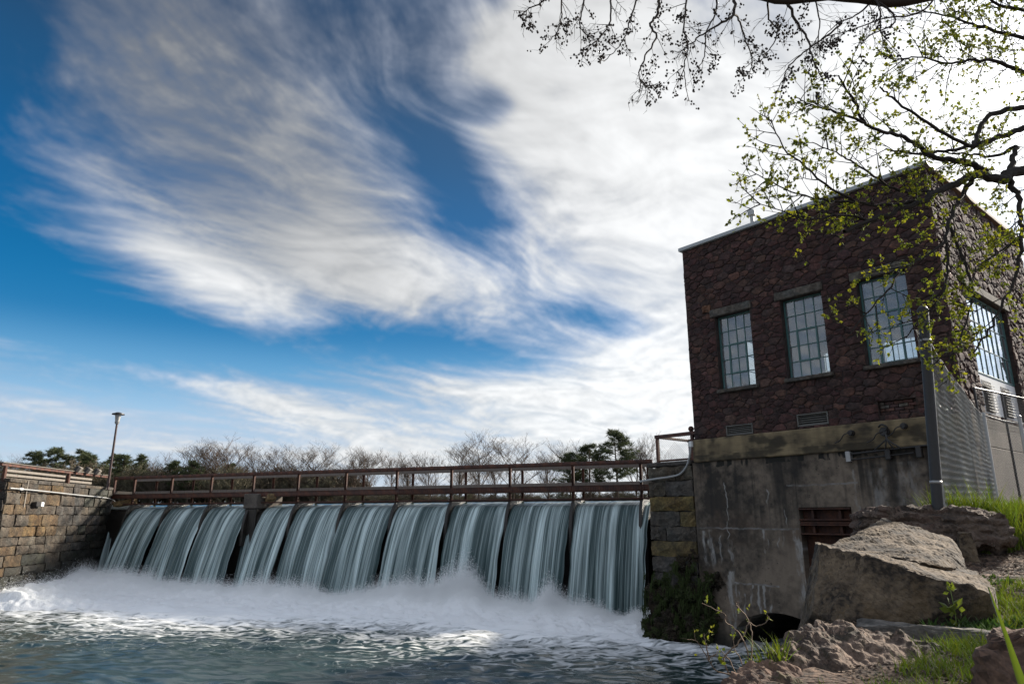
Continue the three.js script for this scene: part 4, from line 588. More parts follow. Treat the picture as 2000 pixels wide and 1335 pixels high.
{
  const bo = thing('boulder', 'large tan boulder with a slanting split top, below the fence post', 'boulder');
  mesh('body', [rock([[2.26, 2.72, -5.30], [2.17, 2.71, -5.00], [2.38, 2.65, -4.75], [2.62, 2.55, -4.60], [2.98, 2.45, -4.50], [3.28, 2.44, -4.90], [3.55, 2.50, -5.50], [3.57, 2.52, -5.90], [2.50, 2.70, -5.80], [2.11, 2.33, -5.20], [2.03, 2.29, -4.90], [2.11, 2.22, -4.70], [2.38, 2.2, -4.62], [2.62, 2.25, -4.62], [2.76, 2.28, -4.6], [3.2, 2.1, -4.8], [3.5, 2.1, -5.8], [2.3, 2.0, -5.9]], { sub: 6, amp: .016, freq: 2.2, seed: 3, round: 1, rib: .012 })], mBoulder, bo);
  mesh('upper_slab', [rock([[2.45, 2.69, -5.45], [3.00, 2.81, -6.00], [3.32, 2.89, -6.30], [3.38, 2.87, -6.20], [3.53, 2.80, -6.10], [3.72, 2.73, -6.00], [3.66, 2.64, -5.80], [3.45, 2.52, -5.45], [2.48, 2.67, -5.25], [2.95, 2.58, -4.95], [3.72, 2.5, -6.0], [3.3, 2.45, -5.4], [2.6, 2.5, -5.5], [3.3, 2.4, -6.3]], { sub: 6, amp: .014, freq: 2.2, seed: 5, round: 1, rib: .014 })], mBoulder, bo);
  const l1 = rock([[3.44, 2.91, -6.9], [3.57, 2.98, -6.8], [4.0, 2.99, -6.55], [4.5, 2.93, -6.42], [4.52, 2.72, -6.38], [4.01, 2.66, -6.42], [3.45, 2.78, -6.85], [3.5, 2.95, -7.3], [4.6, 2.96, -7.1], [4.6, 2.4, -7], [3.5, 2.3, -7.2]], { sub: 5, amp: .05, freq: 3, seed: 8, bed: .09, dir: [.05, 1, 0] });
  rockThing('ledge_rock', 'flat layered rock ledge behind the big boulder, carrying the fence post', l1, mLedge, 'rock');
  rockThing('small_rock', 'small upright stone set against the dark ledge', rock([[3.98, 2.5, -6.32], [4.12, 2.5, -6.3], [4.11, 2.78, -6.33], [3.99, 2.77, -6.34], [3.98, 2.5, -6.5], [4.12, 2.5, -6.5], [4.06, 2.79, -6.45]], { sub: 3, amp: .02, freq: 6, seed: 4 }), mBoulder);
  const k1 = rock([[2.08, 2.27, -4.42], [2.41, 2.29, -4.30], [2.76, 2.26, -4.15], [3.2, 2.24, -4.05], [3.2, 2.22, -4.4], [2.2, 2.28, -4.65], [2.08, 2.0, -4.4], [3.2, 1.95, -4.0], [3.2, 1.9, -4.5], [2.2, 1.9, -4.7]], { sub: 4, amp: .02, freq: 3, seed: 6, round: 1 });
  rockThing('kerb_stone', 'long low dark slab lying in front of the big boulder', k1, mSlab, 'stone slab');
  const f1 = rock([[1.30, 2.16, -3.8], [1.44, 2.24, -3.95], [1.65, 2.32, -4.1], [1.85, 2.34, -4.15], [2.12, 2.27, -4.1], [2.3, 2.22, -4.0], [2.5, 2.14, -3.9], [2.2, 2.02, -3.5], [1.7, 2.0, -3.3], [1.3, 1.98, -3.35], [1.2, 1.8, -3.5], [2.5, 1.8, -3.5], [2.4, 1.8, -4.3], [1.3, 1.8, -4.2]], { sub: 6, amp: .035, freq: 3, seed: 12, bed: .05, dir: [.42, .8, .42], round: 2 });
  rockThing('foreground_rock', 'pink ribbed rock hump in the foreground grass', f1, mPink, 'rock');
  const f2 = rock([[.86, 2.02, -3.4], [1.02, 2.13, -3.6], [1.2, 2.18, -3.8], [1.42, 2.18, -3.75], [1.45, 2.1, -3.2], [1.1, 2.0, -3.0], [.8, 1.5, -3.3], [1.4, 1.5, -3.0], [1.4, 1.5, -4.0], [.95, 1.5, -4.0]], { sub: 5, amp: .04, freq: 3.5, seed: 15, bed: .045, dir: [.2, .9, .35], round: 2 });
  rockThing('mossy_rock', 'reddish rock with yellow moss at the water side of the foreground', f2, mRed, 'rock');
  const f3 = rock([[1.9, 2.38, -3.0], [2.05, 2.44, -3.05], [2.3, 2.4, -3.0], [2.3, 2.1, -2.8], [1.9, 2.0, -2.85], [1.88, 1.9, -3.1], [2.35, 1.9, -3.3], [2.2, 2.4, -3.3]], { sub: 4, amp: .035, freq: 5, seed: 19, bed: .06, round: 1 });
  rockThing('corner_rock', 'broken pink rock at the right edge behind the tall grass blade', f3, mRed, 'rock');
  const f4 = rock([[1.80, 2.2, -3.02], [1.88, 2.3, -3.0], [1.93, 2.2, -2.9], [1.8, 2.0, -2.85], [1.93, 1.95, -2.9], [1.95, 2.0, -3.15], [1.8, 2.0, -3.15]], { sub: 3, amp: .02, freq: 6, seed: 22 });
  rockThing('small_rock', 'small red stone leaning at the foot of the corner rock', f4, mRed);
  const rg = RND(66); const spots = [[1.9, 4.75], [2.05, 5.1]];
  spots.forEach(([x, d], i) => rockThing('bank_rock', ['grey rock wedged under the boulder above the tailrace arch', 'dark rock under the left foot of the boulder'][i], rock(Array.from({ length: 14 }, () => [x + (rg() - .5) * .5, 1.75 + rg() * .42, -d + (rg() - .5) * .5]), { sub: 4, amp: .03, freq: 4, seed: 30 + i, round: 1 }), i ? mLedge : mSlab));
}
// moss clinging to the pier foot
const mMoss = std({ map: tex(512, 512, (u, v) => { const k = clamp((pf(u, v, 6, 6, 5, 811, .6) - .5) * 1.9 + .45), b = pf(u, v, 60, 40, 3, 821), g = sstep(.5, .68, pf(u, v, 5, 4, 4, 831)); return lin(mix3(mix3([.010, .008, .005], [.06, .042, .025], k), mix3([.014, .02, .004], [.045, .06, .01], b), g)); }, { rx: .9, ry: .9 }), bumpMap: tGrain, bumpScale: .06, roughness: 1 });
{
  const H = (u, y, z) => [HOUSE.pos[0] + .641 * u - .768 * z, y, HOUSE.pos[2] + .768 * u + .641 * z];
  const t = thing('moss_mass', 'shaggy dark green moss and roots hanging over the foot of the pier', 'moss');
  const rm = RND(92), lump = (u, y, z, rx, ry, rz, seed) => rock(Array.from({ length: 26 }, () => { const a = rm() * 6.283, b = Math.acos(2 * rm() - 1), k = .8 + .3 * rm(); return H(u + rx * k * Math.sin(b) * Math.cos(a), y + ry * k * Math.cos(b), z + rz * k * Math.sin(b) * Math.sin(a)); }), { sub: 4, amp: .2, freq: 3.8, seed, round: 1 });
  [[-1.2, 1.25, .04, .25, .25, .16], [-.55, 1.6, .0, .34, .36, .17], [-.3, 1.95, .0, .16, .2, .12], [.28, 1.45, .05, .26, .22, .17], [-1.15, .85, .18, .42, .45, .28], [-.45, .9, .16, .5, .55, .28], [-1.35, .15, .3, .34, .45, .3], [-.75, .15, .34, .5, .5, .36], [-.1, .25, .25, .45, .55, .3], [.22, .75, .1, .22, .5, .2], [-1.5, 1.1, .05, .14, .25, .2]].forEach((a, i) => mesh('moss_clump', [lump(...a, 44 + i)], mMoss, t));
  const r = RND(91), bl = []; for (let i = 0; i < 5200; i++) { const u = -1.62 + r() * 2.1, y = .1 + r() * 2.0; if (y > 1.55 + .5 * Math.exp(-Math.pow((u + .35) / .4, 2)) + .2 * N2(u * 5, 3) - .25 * sstep(.0, .5, u) || N2(u * 2.6 + 4, y * 2.2) < -.05) continue; const z = .15 + .36 * (1 - y / 2.2) + .1 * N2(u * 3, y * 3) + .06, L = .05 + r() * .16, g = new THREE.PlaneGeometry(.014, L, 1, 2); const p = g.attributes.position; for (let k = 0; k < p.count; k++) { const f = .5 - p.getY(k) / L; p.setX(k, p.getX(k) * (1.1 - f)); p.setZ(k, p.getZ(k) + .05 * Math.sin(f * 2.5)); } g.rotateY((r() - .5) * 2.2); const w = H(u, y, z); g.translate(...w); bl.push(g); }
  const m = mesh('hanging_moss', bl, phys({ color: col(.03, .045, .008), roughness: 1, side: THREE.DoubleSide }), t); m.userData.kind = 'stuff';
}
// ---------- chain-link fences ----------
function chainLink(a, b, y0a, y1a, y0b, y1b, pitch, seed, rad = .0032) {
  const A = new THREE.Vector3(a[0], 0, -a[1]), B = new THREE.Vector3(b[0], 0, -b[1]), L = A.distanceTo(B), dir = B.clone().sub(A).normalize(), nrm = new THREE.Vector3(dir.z, 0, -dir.x), gs = [];
  const n = Math.floor(L / pitch);
  for (let i = 0; i < n; i++) {
    const s0 = (i + .5) * pitch, f = s0 / L, y0 = lerp(y0a, y0b, f), y1 = lerp(y1a, y1b, f), rows = Math.round((y1 - y0) / (pitch * .6)), pts = [];
    for (let k = 0; k <= rows; k++) { const s = s0 + (k % 2 ? .5 : -.5) * pitch * (1.04), y = lerp(y0, y1, k / rows), wv = .02 * N2(s * .7 + seed, y * .6) * sstep(0, .5, s) * sstep(L, L - .5, s) + (k % 2 ? .0015 : -.0015), p = A.clone().addScaledVector(dir, s).addScaledVector(nrm, wv); pts.push(new THREE.Vector3(p.x, y + .004 * N2(s * 2, y * 2 + seed), p.z)); }
    gs.push(tube(pts, rad, 5, false));
  }
  return gs;
}
{
  const f = thing('chain_link_fence', 'galvanised chain-link fence running from the dark post to the powerhouse corner', 'fence');
  mesh('mesh', chainLink([4.13, 6.72], [8.32, 12.0], 3.0, 4.78, 3.18, 4.66, .06, 1, .0023), mWire, f);
  const post = mesh('end_post', [tube([[4.035, 2.85, -6.67], [4.2, 4.94, -6.67]], .05, 16), new THREE.CylinderGeometry(.056, .056, .03, 16).translate(4.2, 4.95, -6.67), new THREE.SphereGeometry(.05, 12, 6, 0, 6.3, 0, 1.57).translate(4.2, 4.96, -6.67)], mPost, f, 'thick dark round post, leaning slightly');
  for (const y of [3.22, 4.62]) mesh('band', [tube([[4.035 + (y - 2.85) * .079, y, -6.67], [4.037 + (y - 2.85) * .079, y + .03, -6.67]], .054, 16)], mGalv, f);
  mesh('tension_bar', [tube([[4.15, 3.0, -6.73], [4.25, 4.78, -6.75]], .007, 6)], mGalv, f); mesh('top_wire', [tube(smooth([[4.2, 4.79, -6.72], [6.2, 4.70, -9.4], [8.32, 4.67, -12]], 20), .006, 5)], mGalv, f);
  mesh('line_post', [tube([[8.34, 3.0, -12.03], [8.36, 4.72, -12.03]], .03, 10)], mGalv, f);
  const g = thing('chain_link_fence', 'low sagging chain-link fence section at the right edge under the side window', 'fence');
  mesh('mesh', chainLink([8.42, 12.0], [9.6, 11.95], 3.15, 4.6, 3.15, 4.45, .052, 5, .0030), mWire, g); mesh('top_wire', [tube(smooth([[8.38, 4.66, -12], [8.7, 4.56, -12], [9.1, 4.5, -11.98], [9.6, 4.47, -11.95]], 14), .014, 6)], mGalv, g);
  for (const x of [8.93, 9.6]) mesh('line_post', [tube([[x, 3.0, -11.96], [x, 4.62, -11.96]], .03, 10), new THREE.SphereGeometry(.036, 8, 6).translate(x, 4.63, -11.96)], mGalv, g);
  const h = thing('landing_railing', 'thin pipe railing with wire mesh in front of the white louvred panel', 'railing');
  mesh('top_pipe', [tube([[8.95, 5.35, -13.02], [10.9, 5.35, -14.3]], .02, 8)], mPost, h); for (const t of [0, .5, 1]) mesh('post', [tube([[lerp(8.95, 10.9, t), 3.05, lerp(-13.02, -14.3, t)], [lerp(8.95, 10.9, t), 5.36, lerp(-13.02, -14.3, t)]], .022, 8)], mPost, h);
  mesh('mesh', chainLink([8.97, 13.03], [10.88, 14.29], 4.55, 5.34, 4.55, 5.34, .055, 9, .0028), mWire, h);
}
// ---------- foreground trees ----------
function growth(seed) { return { r: RND(seed), wood: [], tips: [] }; }
function limb(G, pts, r0, r1, sides = 7) { const P = smooth(pts, pts.length * 4); for (let i = 1; i < P.length - 1; i++) { const j = Math.min(.018, r0 * .7); P[i].x += j * N2(i * .5, r0 * 50); P[i].y += j * N2b(i * .5, r0 * 70); } G.wood.push(tube(P, (t) => lerp(r0, r1, Math.pow(t, .7)), sides, false)); return P; }
function twigs(G, P, count, len, rad, { from = .05, to = 1, up = 0, side = null, level = 1, spread = .9, tipOnly = false } = {}) {
  const { r } = G;
  for (let k = 0; k < count; k++) {
    const f = lerp(from, to, (k + r()) / count), i = Math.min(P.length - 2, Math.floor(f * (P.length - 1))), p = P[i].clone().lerp(P[i + 1], r()), t = P[i + 1].clone().sub(P[i]).normalize();
    let d = new THREE.Vector3(r() - .5, r() - .5, r() - .5).normalize(); d.addScaledVector(t, -d.dot(t)).normalize(); d.multiplyScalar(spread).addScaledVector(t, .75); d.y += up; if (side) d.add(side); d.normalize();
    const L = len * (.45 + .8 * r()) * (1.15 - .45 * f), n = 6, pts = [p.clone()], bend = new THREE.Vector3(r() - .5, r() - .5 + up * .7, r() - .5).multiplyScalar(.42);
    for (let j = 1; j <= n; j++) { d.addScaledVector(bend, 1 / n).add(new THREE.Vector3(r() - .5, r() - .5, r() - .5).multiplyScalar(.24)).normalize(); pts.push(pts[j - 1].clone().addScaledVector(d, L / n)); }
    const rr = rad * (.6 + .6 * r()); G.wood.push(tube(pts, (t2) => rr * (1 - .7 * t2), level > 1 ? 3 : 4, false));
    if (level > 0) twigs(G, pts, Math.round(3 + 3 * r()), len * .48, rad * .6, { from: .25, up, side, level: level - 1, spread });
    for (let j = level ? 4 : 2; j <= n; j++) G.tips.push([pts[j], pts[j].clone().sub(pts[j - 1]).normalize(), level]);
  }
}
const leafShape = (() => { const g = new THREE.BufferGeometry(); g.setAttribute('position', new THREE.Float32BufferAttribute([0, 0, 0, .35, .06, .45, 0, -.02, .5, 0, 0, 0, 0, -.02, .5, -.35, .06, .45, .35, .06, .45, 0, .02, 1, 0, -.02, .5, 0, -.02, .5, 0, .02, 1, -.35, .06, .45], 3)); g.computeVertexNormals(); return g; })();
function foliage(tips, r, size, per, share) {
  const sets = [[], [], []], base = leafShape.attributes.position.array, M = new THREE.Matrix4(), q = new THREE.Quaternion(), v = new THREE.Vector3();
  for (const [p, d] of tips) { if (r() > share) continue; const n = Math.round(per * (.6 + .8 * r())), set = sets[Math.floor(r() * 3)];
    for (let k = 0; k < n; k++) { const dir = d.clone().multiplyScalar(.8).add(new THREE.Vector3(r() - .5, r() - .5, r() - .5).multiplyScalar(1.8)).normalize(); q.setFromUnitVectors(new THREE.Vector3(0, 0, 1), dir).multiply(new THREE.Quaternion().setFromAxisAngle(new THREE.Vector3(0, 0, 1), r() * 6.28)); const s = size * (.55 + .8 * r()); M.compose(p.clone().add(new THREE.Vector3(r() - .5, r() - .5, r() - .5).multiplyScalar(size * .5)), q, new THREE.Vector3(s, s, s)); for (let i = 0; i < base.length; i += 3) { v.set(base[i], base[i + 1], base[i + 2]).applyMatrix4(M); set.push(v.x, v.y, v.z); } } }
  return sets.map((s) => { const g = new THREE.BufferGeometry(); g.setAttribute('position', new THREE.Float32BufferAttribute(s, 3)); g.computeVertexNormals(); return g; });
}
{
  const LIMBS = [
    [[6.6, 6.3, -6.4], [5.8, 6.32, -6.1], [5.28, 6.23, -6.00], [4.91, 6.13, -5.93], [4.69, 6.05, -5.85], [4.57, 5.96, -5.78], [4.31, 5.97, -5.71], [4.16, 5.91, -5.64], [3.97, 5.80, -5.56], [3.72, 5.67, -5.49], [3.55, 5.56, -5.42], [3.27, 5.43, -5.35], [3.00, 5.31, -5.27], [2.73, 5.18, -5.20]],
    [[4.44, 6.03, -5.78], [4.26, 6.13, -5.76], [3.91, 6.11, -5.66], [3.73, 6.16, -5.57], [3.54, 6.20, -5.47], [3.31, 6.21, -5.38], [3.07, 6.24, -5.28], [2.96, 6.39, -5.19], [2.84, 6.47, -5.09], [2.75, 6.51, -5.00]],
    [[3.05, 6.22, -5.25], [2.84, 6.24, -5.16], [2.66, 6.24, -5.08], [2.47, 6.23, -4.99], [2.32, 6.23, -4.90]],
    [[6.7, 7.4, -6.5], [5.51, 6.99, -6.10], [5.12, 6.88, -6.02], [4.75, 6.76, -5.94], [4.56, 6.61, -5.87], [4.41, 6.39, -5.79], [4.29, 6.27, -5.71], [3.97, 6.38, -5.63], [3.70, 6.51, -5.56], [3.46, 6.64, -5.48], [3.33, 6.68, -5.40]],
    [[6.7, 7.2, -6.5], [5.64, 6.88, -6.30], [5.24, 6.76, -6.21], [4.97, 6.64, -6.13], [4.71, 6.51, -6.04], [4.47, 6.41, -5.96], [4.14, 6.30, -5.87], [3.81, 6.23, -5.79], [3.48, 6.23, -5.70]],
    [[4.72, 6.06, -5.86], [4.90, 6.32, -6.0], [5.00, 6.48, -6.08], [4.84, 6.40, -6.12], [4.64, 6.43, -6.16], [4.37, 6.49, -6.20]],
    [[4.72, 6.06, -5.86], [4.74, 5.95, -5.9], [4.75, 5.83, -5.85], [4.67, 5.58, -5.78], [4.59, 5.36, -5.70], [4.41, 4.99, -5.62], [4.16, 4.64, -5.55], [3.96, 4.39, -5.48], [3.75, 4.20, -5.40]],
    [[4.24, 5.95, -5.67], [4.14, 5.78, -5.71], [3.98, 5.60, -5.62], [3.82, 5.38, -5.53], [3.71, 5.21, -5.44], [3.43, 5.00, -5.36], [3.19, 4.88, -5.27], [3.03, 4.69, -5.18], [2.80, 4.49, -5.09], [2.57, 4.26, -5.00]],
    [[3.73, 5.23, -5.46], [3.68, 4.96, -5.42], [3.54, 4.66, -5.35], [3.30, 4.47, -5.28], [3.11, 4.28, -5.20]],
    [[3.78, 5.70, -5.5], [3.42, 5.69, -5.48], [3.15, 5.76, -5.36], [2.90, 5.84, -5.24], [2.70, 5.86, -5.12], [2.46, 5.88, -5.00]],
    [[3.58, 5.58, -5.43], [3.27, 5.52, -5.40], [2.95, 5.49, -5.30], [2.67, 5.57, -5.20], [2.40, 5.75, -5.10], [2.22, 5.83, -5.00], [2.10, 6.03, -4.90]],
    [[2.95, 5.49, -5.30], [2.64, 5.46, -5.20], [2.34, 5.47, -5.10], [2.06, 5.54, -5.00], [1.87, 5.58, -4.90]],
    [[3.01, 5.32, -5.28], [2.71, 5.33, -5.20], [2.40, 5.24, -5.10], [2.12, 5.28, -5.00], [1.88, 5.30, -4.90]],
    [[6.8, 7.9, -6.4], [5.56, 7.61, -6.00], [5.17, 7.59, -5.90], [4.80, 7.60, -5.80], [4.49, 7.60, -5.70], [4.21, 7.61, -5.60], [3.90, 7.58, -5.50]],
    [[6.7, 7.5, -6.4], [5.48, 7.21, -6.00], [5.09, 7.20, -5.90], [4.78, 7.24, -5.80], [4.45, 7.18, -5.70], [4.12, 7.08, -5.60], [3.82, 7.07, -5.50], [3.51, 6.95, -5.40]],
    [[6.8, 8.1, -6.4], [5.44, 7.78, -5.80], [5.05, 7.75, -5.70], [4.68, 7.76, -5.60], [4.43, 7.81, -5.50]],
    [[3.83, 5.40, -5.54], [3.90, 5.10, -5.54], [3.90, 4.80, -5.48], [3.77, 4.51, -5.42], [3.56, 4.19, -5.36], [3.41, 4.05, -5.30]],
    [[4.59, 5.36, -5.70], [4.34, 5.21, -5.57], [4.09, 5.06, -5.43], [3.83, 4.91, -5.30]]];
  const RADS = [[.068, .016], [.034, .006], [.014, .004], [.04, .007], [.045, .008], [.034, .008], [.034, .006], [.026, .005], [.015, .004], [.016, .004], [.018, .004], [.012, .003], [.012, .003], [.03, .006], [.032, .005], [.03, .008], [.016, .004], [.014, .004]];
  const NT = [[12, .3], [16, .45], [9, .34], [16, .45], [14, .42], [6, .3], [18, .42], [18, .36], [10, .32], [11, .4], [13, .4], [10, .36], [10, .36], [16, .55], [20, .5], [10, .5], [13, .34], [9, .32]];
  const t = thing('leafing_tree', 'tree with young yellow-green leaves spreading in from the right over the powerhouse', 'tree'), G = growth(101);
  const trunk = limb(G, [[7.1, 2.7, -6.6], [7.0, 4.2, -6.6], [6.8, 5.4, -6.5], [6.65, 6.3, -6.4], [6.75, 7.2, -6.5], [6.9, 8.3, -6.5], [7.2, 9.8, -6.7]], .26, .1, 12); mesh('trunk', G.wood.splice(0), mBark, t);
  LIMBS.forEach((L, i) => { const P = limb(G, L, ...RADS[i], i ? 6 : 10), [n0, len] = NT[i], n = i > 12 && i < 16 ? n0 * 1.7 : n0; const front = i === 0 ? .3 : i === 3 || i === 4 || i >= 13 && i < 16 ? .12 : .06; twigs(G, P, Math.round(n * 1.35), len, .0055, { from: front, up: i === 6 || i === 8 || i === 16 ? -.05 : .12, level: 1 }); });
  mesh('limbs', G.wood, mBark, t);
  foliage(G.tips, G.r, .030, 3.8, .44).forEach((g, i) => { const m = mesh('leaves', [g], mLeaf[i], t); m.userData.kind = 'stuff'; });
}
{
  const HANG = [
    [[1.72, 7.08, -4.55], [1.70, 6.74, -4.40], [1.68, 6.60, -4.40], [1.56, 6.52, -4.40], [1.42, 6.42, -4.40], [1.32, 6.33, -4.40], [1.24, 6.27, -4.40]], [[1.68, 6.62, -4.4], [1.76, 6.65, -4.50], [1.81, 6.53, -4.55], [1.87, 6.40, -4.60], [1.86, 6.29, -4.60], [1.81, 6.21, -4.60]],
    [[1.29, 7.2, -4.65], [1.23, 7.09, -4.80], [1.21, 6.95, -4.80], [1.14, 6.85, -4.80], [1.19, 6.74, -4.80], [1.10, 6.57, -4.80], [1.03, 6.39, -4.80], [1.04, 6.32, -4.80], [1.02, 6.20, -4.80]], [[1.04, 6.32, -4.8], [1.07, 6.28, -4.80], [1.11, 6.23, -4.80]],
    [[1.08, 7.17, -4.65], [1.02, 7.00, -4.70], [.96, 6.82, -4.70], [.92, 6.68, -4.70], [.85, 6.55, -4.70], [.73, 6.42, -4.70]], [[.83, 7.12, -4.6], [.76, 6.74, -4.40], [.74, 6.53, -4.40], [.69, 6.44, -4.40], [.63, 6.37, -4.40], [.51, 6.29, -4.40]], [[.62, 7.15, -4.60], [.58, 6.91, -4.60], [.54, 6.72, -4.60], [.55, 6.63, -4.60], [.65, 6.54, -4.60]],
    [[.52, 7.18, -4.65], [.42, 7.09, -4.80], [.41, 6.91, -4.80], [.38, 6.79, -4.80], [.30, 6.68, -4.80]], [[.36, 7.18, -4.6], [.24, 6.81, -4.50], [.14, 6.75, -4.50], [.08, 6.70, -4.50]],
    [[2.15, 7.0, -4.62], [2.25, 6.96, -4.70], [2.32, 6.75, -4.70], [2.38, 6.61, -4.70], [2.40, 6.42, -4.70], [2.45, 6.28, -4.70], [2.46, 6.13, -4.70]], [[2.6, 6.75, -4.65], [2.48, 6.51, -4.40], [2.31, 6.37, -4.40], [2.18, 6.27, -4.40], [2.05, 6.14, -4.40], [2.01, 6.05, -4.40], [1.94, 5.93, -4.40]],
    [[2.42, 7.02, -4.60], [2.43, 6.91, -4.60], [2.43, 6.63, -4.60], [2.37, 6.50, -4.60]], [[2.95, 6.98, -4.62], [2.87, 6.95, -4.80], [2.70, 6.86, -4.80], [2.54, 6.71, -4.80]], [[2.86, 6.98, -4.58], [2.87, 6.74, -4.50], [2.85, 6.54, -4.50], [2.91, 6.42, -4.50]],
    [[3.49, 7.06, -4.62], [3.33, 6.89, -4.70], [3.01, 6.82, -4.70], [2.73, 6.71, -4.70], [2.52, 6.65, -4.70]], [[1.38, 7.14, -4.6], [1.33, 6.69, -4.40], [1.30, 6.51, -4.40], [1.32, 6.33, -4.40], [1.28, 6.15, -4.40], [1.28, 6.00, -4.40]], [[1.61, 7.13, -4.60], [1.63, 6.82, -4.60], [1.54, 6.63, -4.60], [1.50, 6.39, -4.60], [1.43, 6.25, -4.60]], [[2.06, 6.98, -4.62], [2.13, 6.9, -4.80], [2.19, 6.79, -4.80], [2.09, 6.59, -4.80], [2.00, 6.54, -4.80]], [[2.82, 6.98, -4.58], [2.98, 6.64, -4.50], [2.76, 6.50, -4.50], [2.67, 6.41, -4.50]]];
  const t = thing('bare_tree', 'bare tree with drooping dark twigs and seed clusters along the top of the view', 'tree'), G = growth(202);
  limb(G, [[5.6, 1.9, -2.6], [5.5, 3.6, -2.9], [5.35, 5.4, -3.6], [5.1, 6.7, -4.2], [4.9, 7.6, -4.6], [4.8, 9.2, -5]], .24, .09, 12); mesh('trunk', G.wood.splice(0), mBark, t);
  limb(G, [[5.05, 6.9, -4.35], [4.59, 7.22, -4.60], [3.72, 7.06, -4.60], [3.08, 6.9, -4.60], [2.55, 6.95, -4.60], [2.05, 6.92, -4.60], [1.65, 7.08, -4.60], [.83, 7.16, -4.60], [0, 7.21, -4.6]], .07, .012, 10);
  HANG.forEach((L, i) => { const P = limb(G, L, [0, 2, 9].includes(i) ? .017 : .010, .003, 5); twigs(G, P, 7 + L.length, .20, .0032, { from: .12, up: -.14, level: 1, spread: 1.0 }); });
  mesh('limbs', G.wood, mTwig, t);
  const pod = new THREE.OctahedronGeometry(1, 1), pg = [], r = G.r; let c = 0;
  for (const [p, d, lv] of G.tips) { if (lv) continue; if (r() > .34 || N3(p.x * 3.2, p.y * 3.2, p.z * 3.2) < .08) continue; for (let k = 0; k < 2; k++) { const s = .0055 + .004 * r(), q = p.clone().add(new THREE.Vector3(r() - .5, r() - .6, r() - .5).multiplyScalar(.045)); pg.push(pod.clone().scale(s, s * 1.2, s).translate(q.x, q.y, q.z)); } c++; }
  const m = mesh('seed_pods', pg, mTwig, t); m.userData.kind = 'stuff';
}
// ---------- shrub, grass, litter ----------
{
  const S = [[[1.18, 2.0, -3.75], [1.18, 2.09, -3.90], [1.07, 2.13, -3.90], [1.03, 2.19, -3.90], [.98, 2.27, -3.90], [.93, 2.28, -3.90]], [[1.04, 2.18, -3.90], [1.03, 2.24, -3.90], [1.02, 2.31, -3.90]], [[1.04, 2.19, -3.90], [1.08, 2.21, -3.90]], [[1.25, 2.02, -3.8], [1.25, 2.17, -3.90], [1.23, 2.27, -3.90], [1.19, 2.33, -3.90], [1.14, 2.37, -3.90], [1.14, 2.40, -3.90], [1.09, 2.43, -3.90], [1.02, 2.46, -3.90]], [[1.26, 2.02, -3.8], [1.26, 2.17, -3.90], [1.28, 2.26, -3.92], [1.29, 2.32, -3.95], [1.27, 2.39, -3.95], [1.23, 2.43, -3.95], [1.22, 2.46, -3.95], [1.24, 2.46, -3.95]], [[1.2, 2.02, -3.85], [1.13, 2.17, -3.95], [1.21, 2.25, -3.95], [1.26, 2.30, -3.97], [1.30, 2.35, -4], [1.33, 2.33, -4], [1.40, 2.36, -4], [1.41, 2.38, -4]], [[1.18, 2.02, -3.8], [1.15, 2.17, -3.90], [1.11, 2.22, -3.90]], [[1.24, 2.02, -3.8], [1.20, 2.19, -3.90], [1.17, 2.24, -3.90]]];
  const t = thing('shrub', 'sparse bare shrub with a few fresh leaves leaning over the water', 'shrub'), G = growth(303);
  S.forEach((L) => { const P = limb(G, L, .0052, .0018, 5); twigs(G, P, 4, .09, .0014, { from: .35, up: .1, level: 0 }); });
  mesh('stems', G.wood, std({ color: col(.16, .11, .075), roughness: .9 }), t);
  foliage(G.tips.filter((_, i) => i % 2 === 0), G.r, .022, 2.2, .55).forEach((g, i) => { const m = mesh('leaves', [g], mLeaf[i], t); m.userData.kind = 'stuff'; });
}
function blade(h, w, bend) { const g = new THREE.PlaneGeometry(w, h, 1, 4); g.translate(0, h / 2, 0); const p = g.attributes.position; for (let i = 0; i < p.count; i++) { const f = p.getY(i) / h; p.setX(i, p.getX(i) * (1 - f * f * .93)); p.setZ(i, bend * f * f * h + Math.abs(p.getX(i)) * .3); p.setY(i, p.getY(i) * (1 - .25 * bend * f)); } g.computeVertexNormals(); return g; }
function grassPatch(name, spots, seed, label, mat, hmin, hmax, w = .006) {
  const r = RND(seed), g = blade(1, w / .15, .45), list = [];
  for (const [cx, cd, rx, rd, n, hs = 1, yoff = 0] of spots) for (let i = 0; i < n * 1.7; i++) { const a = r() * 6.283, q = Math.sqrt(r()), X = cx + Math.cos(a) * q * rx, D = cd + Math.sin(a) * q * rd; if (N2(X * 4 + seed, D * 4) < -.45) continue; list.push([X, (yoff || ground(X, D)) - .02, -D, lerp(hmin, hmax, r() * r()) * hs, r() * 6.283, (r() - .5) * .7]); }
  const im = new THREE.InstancedMesh(g, mat, list.length), M = new THREE.Matrix4(), q = new THREE.Quaternion(), e = new THREE.Euler(), c = new THREE.Color();
  list.forEach(([x, y, z, h, a, l], i) => { e.set(l * .6, a, l); q.setFromEuler(e); M.compose(new THREE.Vector3(x, y, z), q, new THREE.Vector3(.15, h, h)); im.setMatrixAt(i, M); const k = .7 + .6 * r(); im.setColorAt(i, c.setRGB(k * (.85 + .4 * r()), k, k * .8)); });
  im.name = name; im.castShadow = im.receiveShadow = true; scene.add(im); info(im, label, 'grass', null, 'stuff');
}
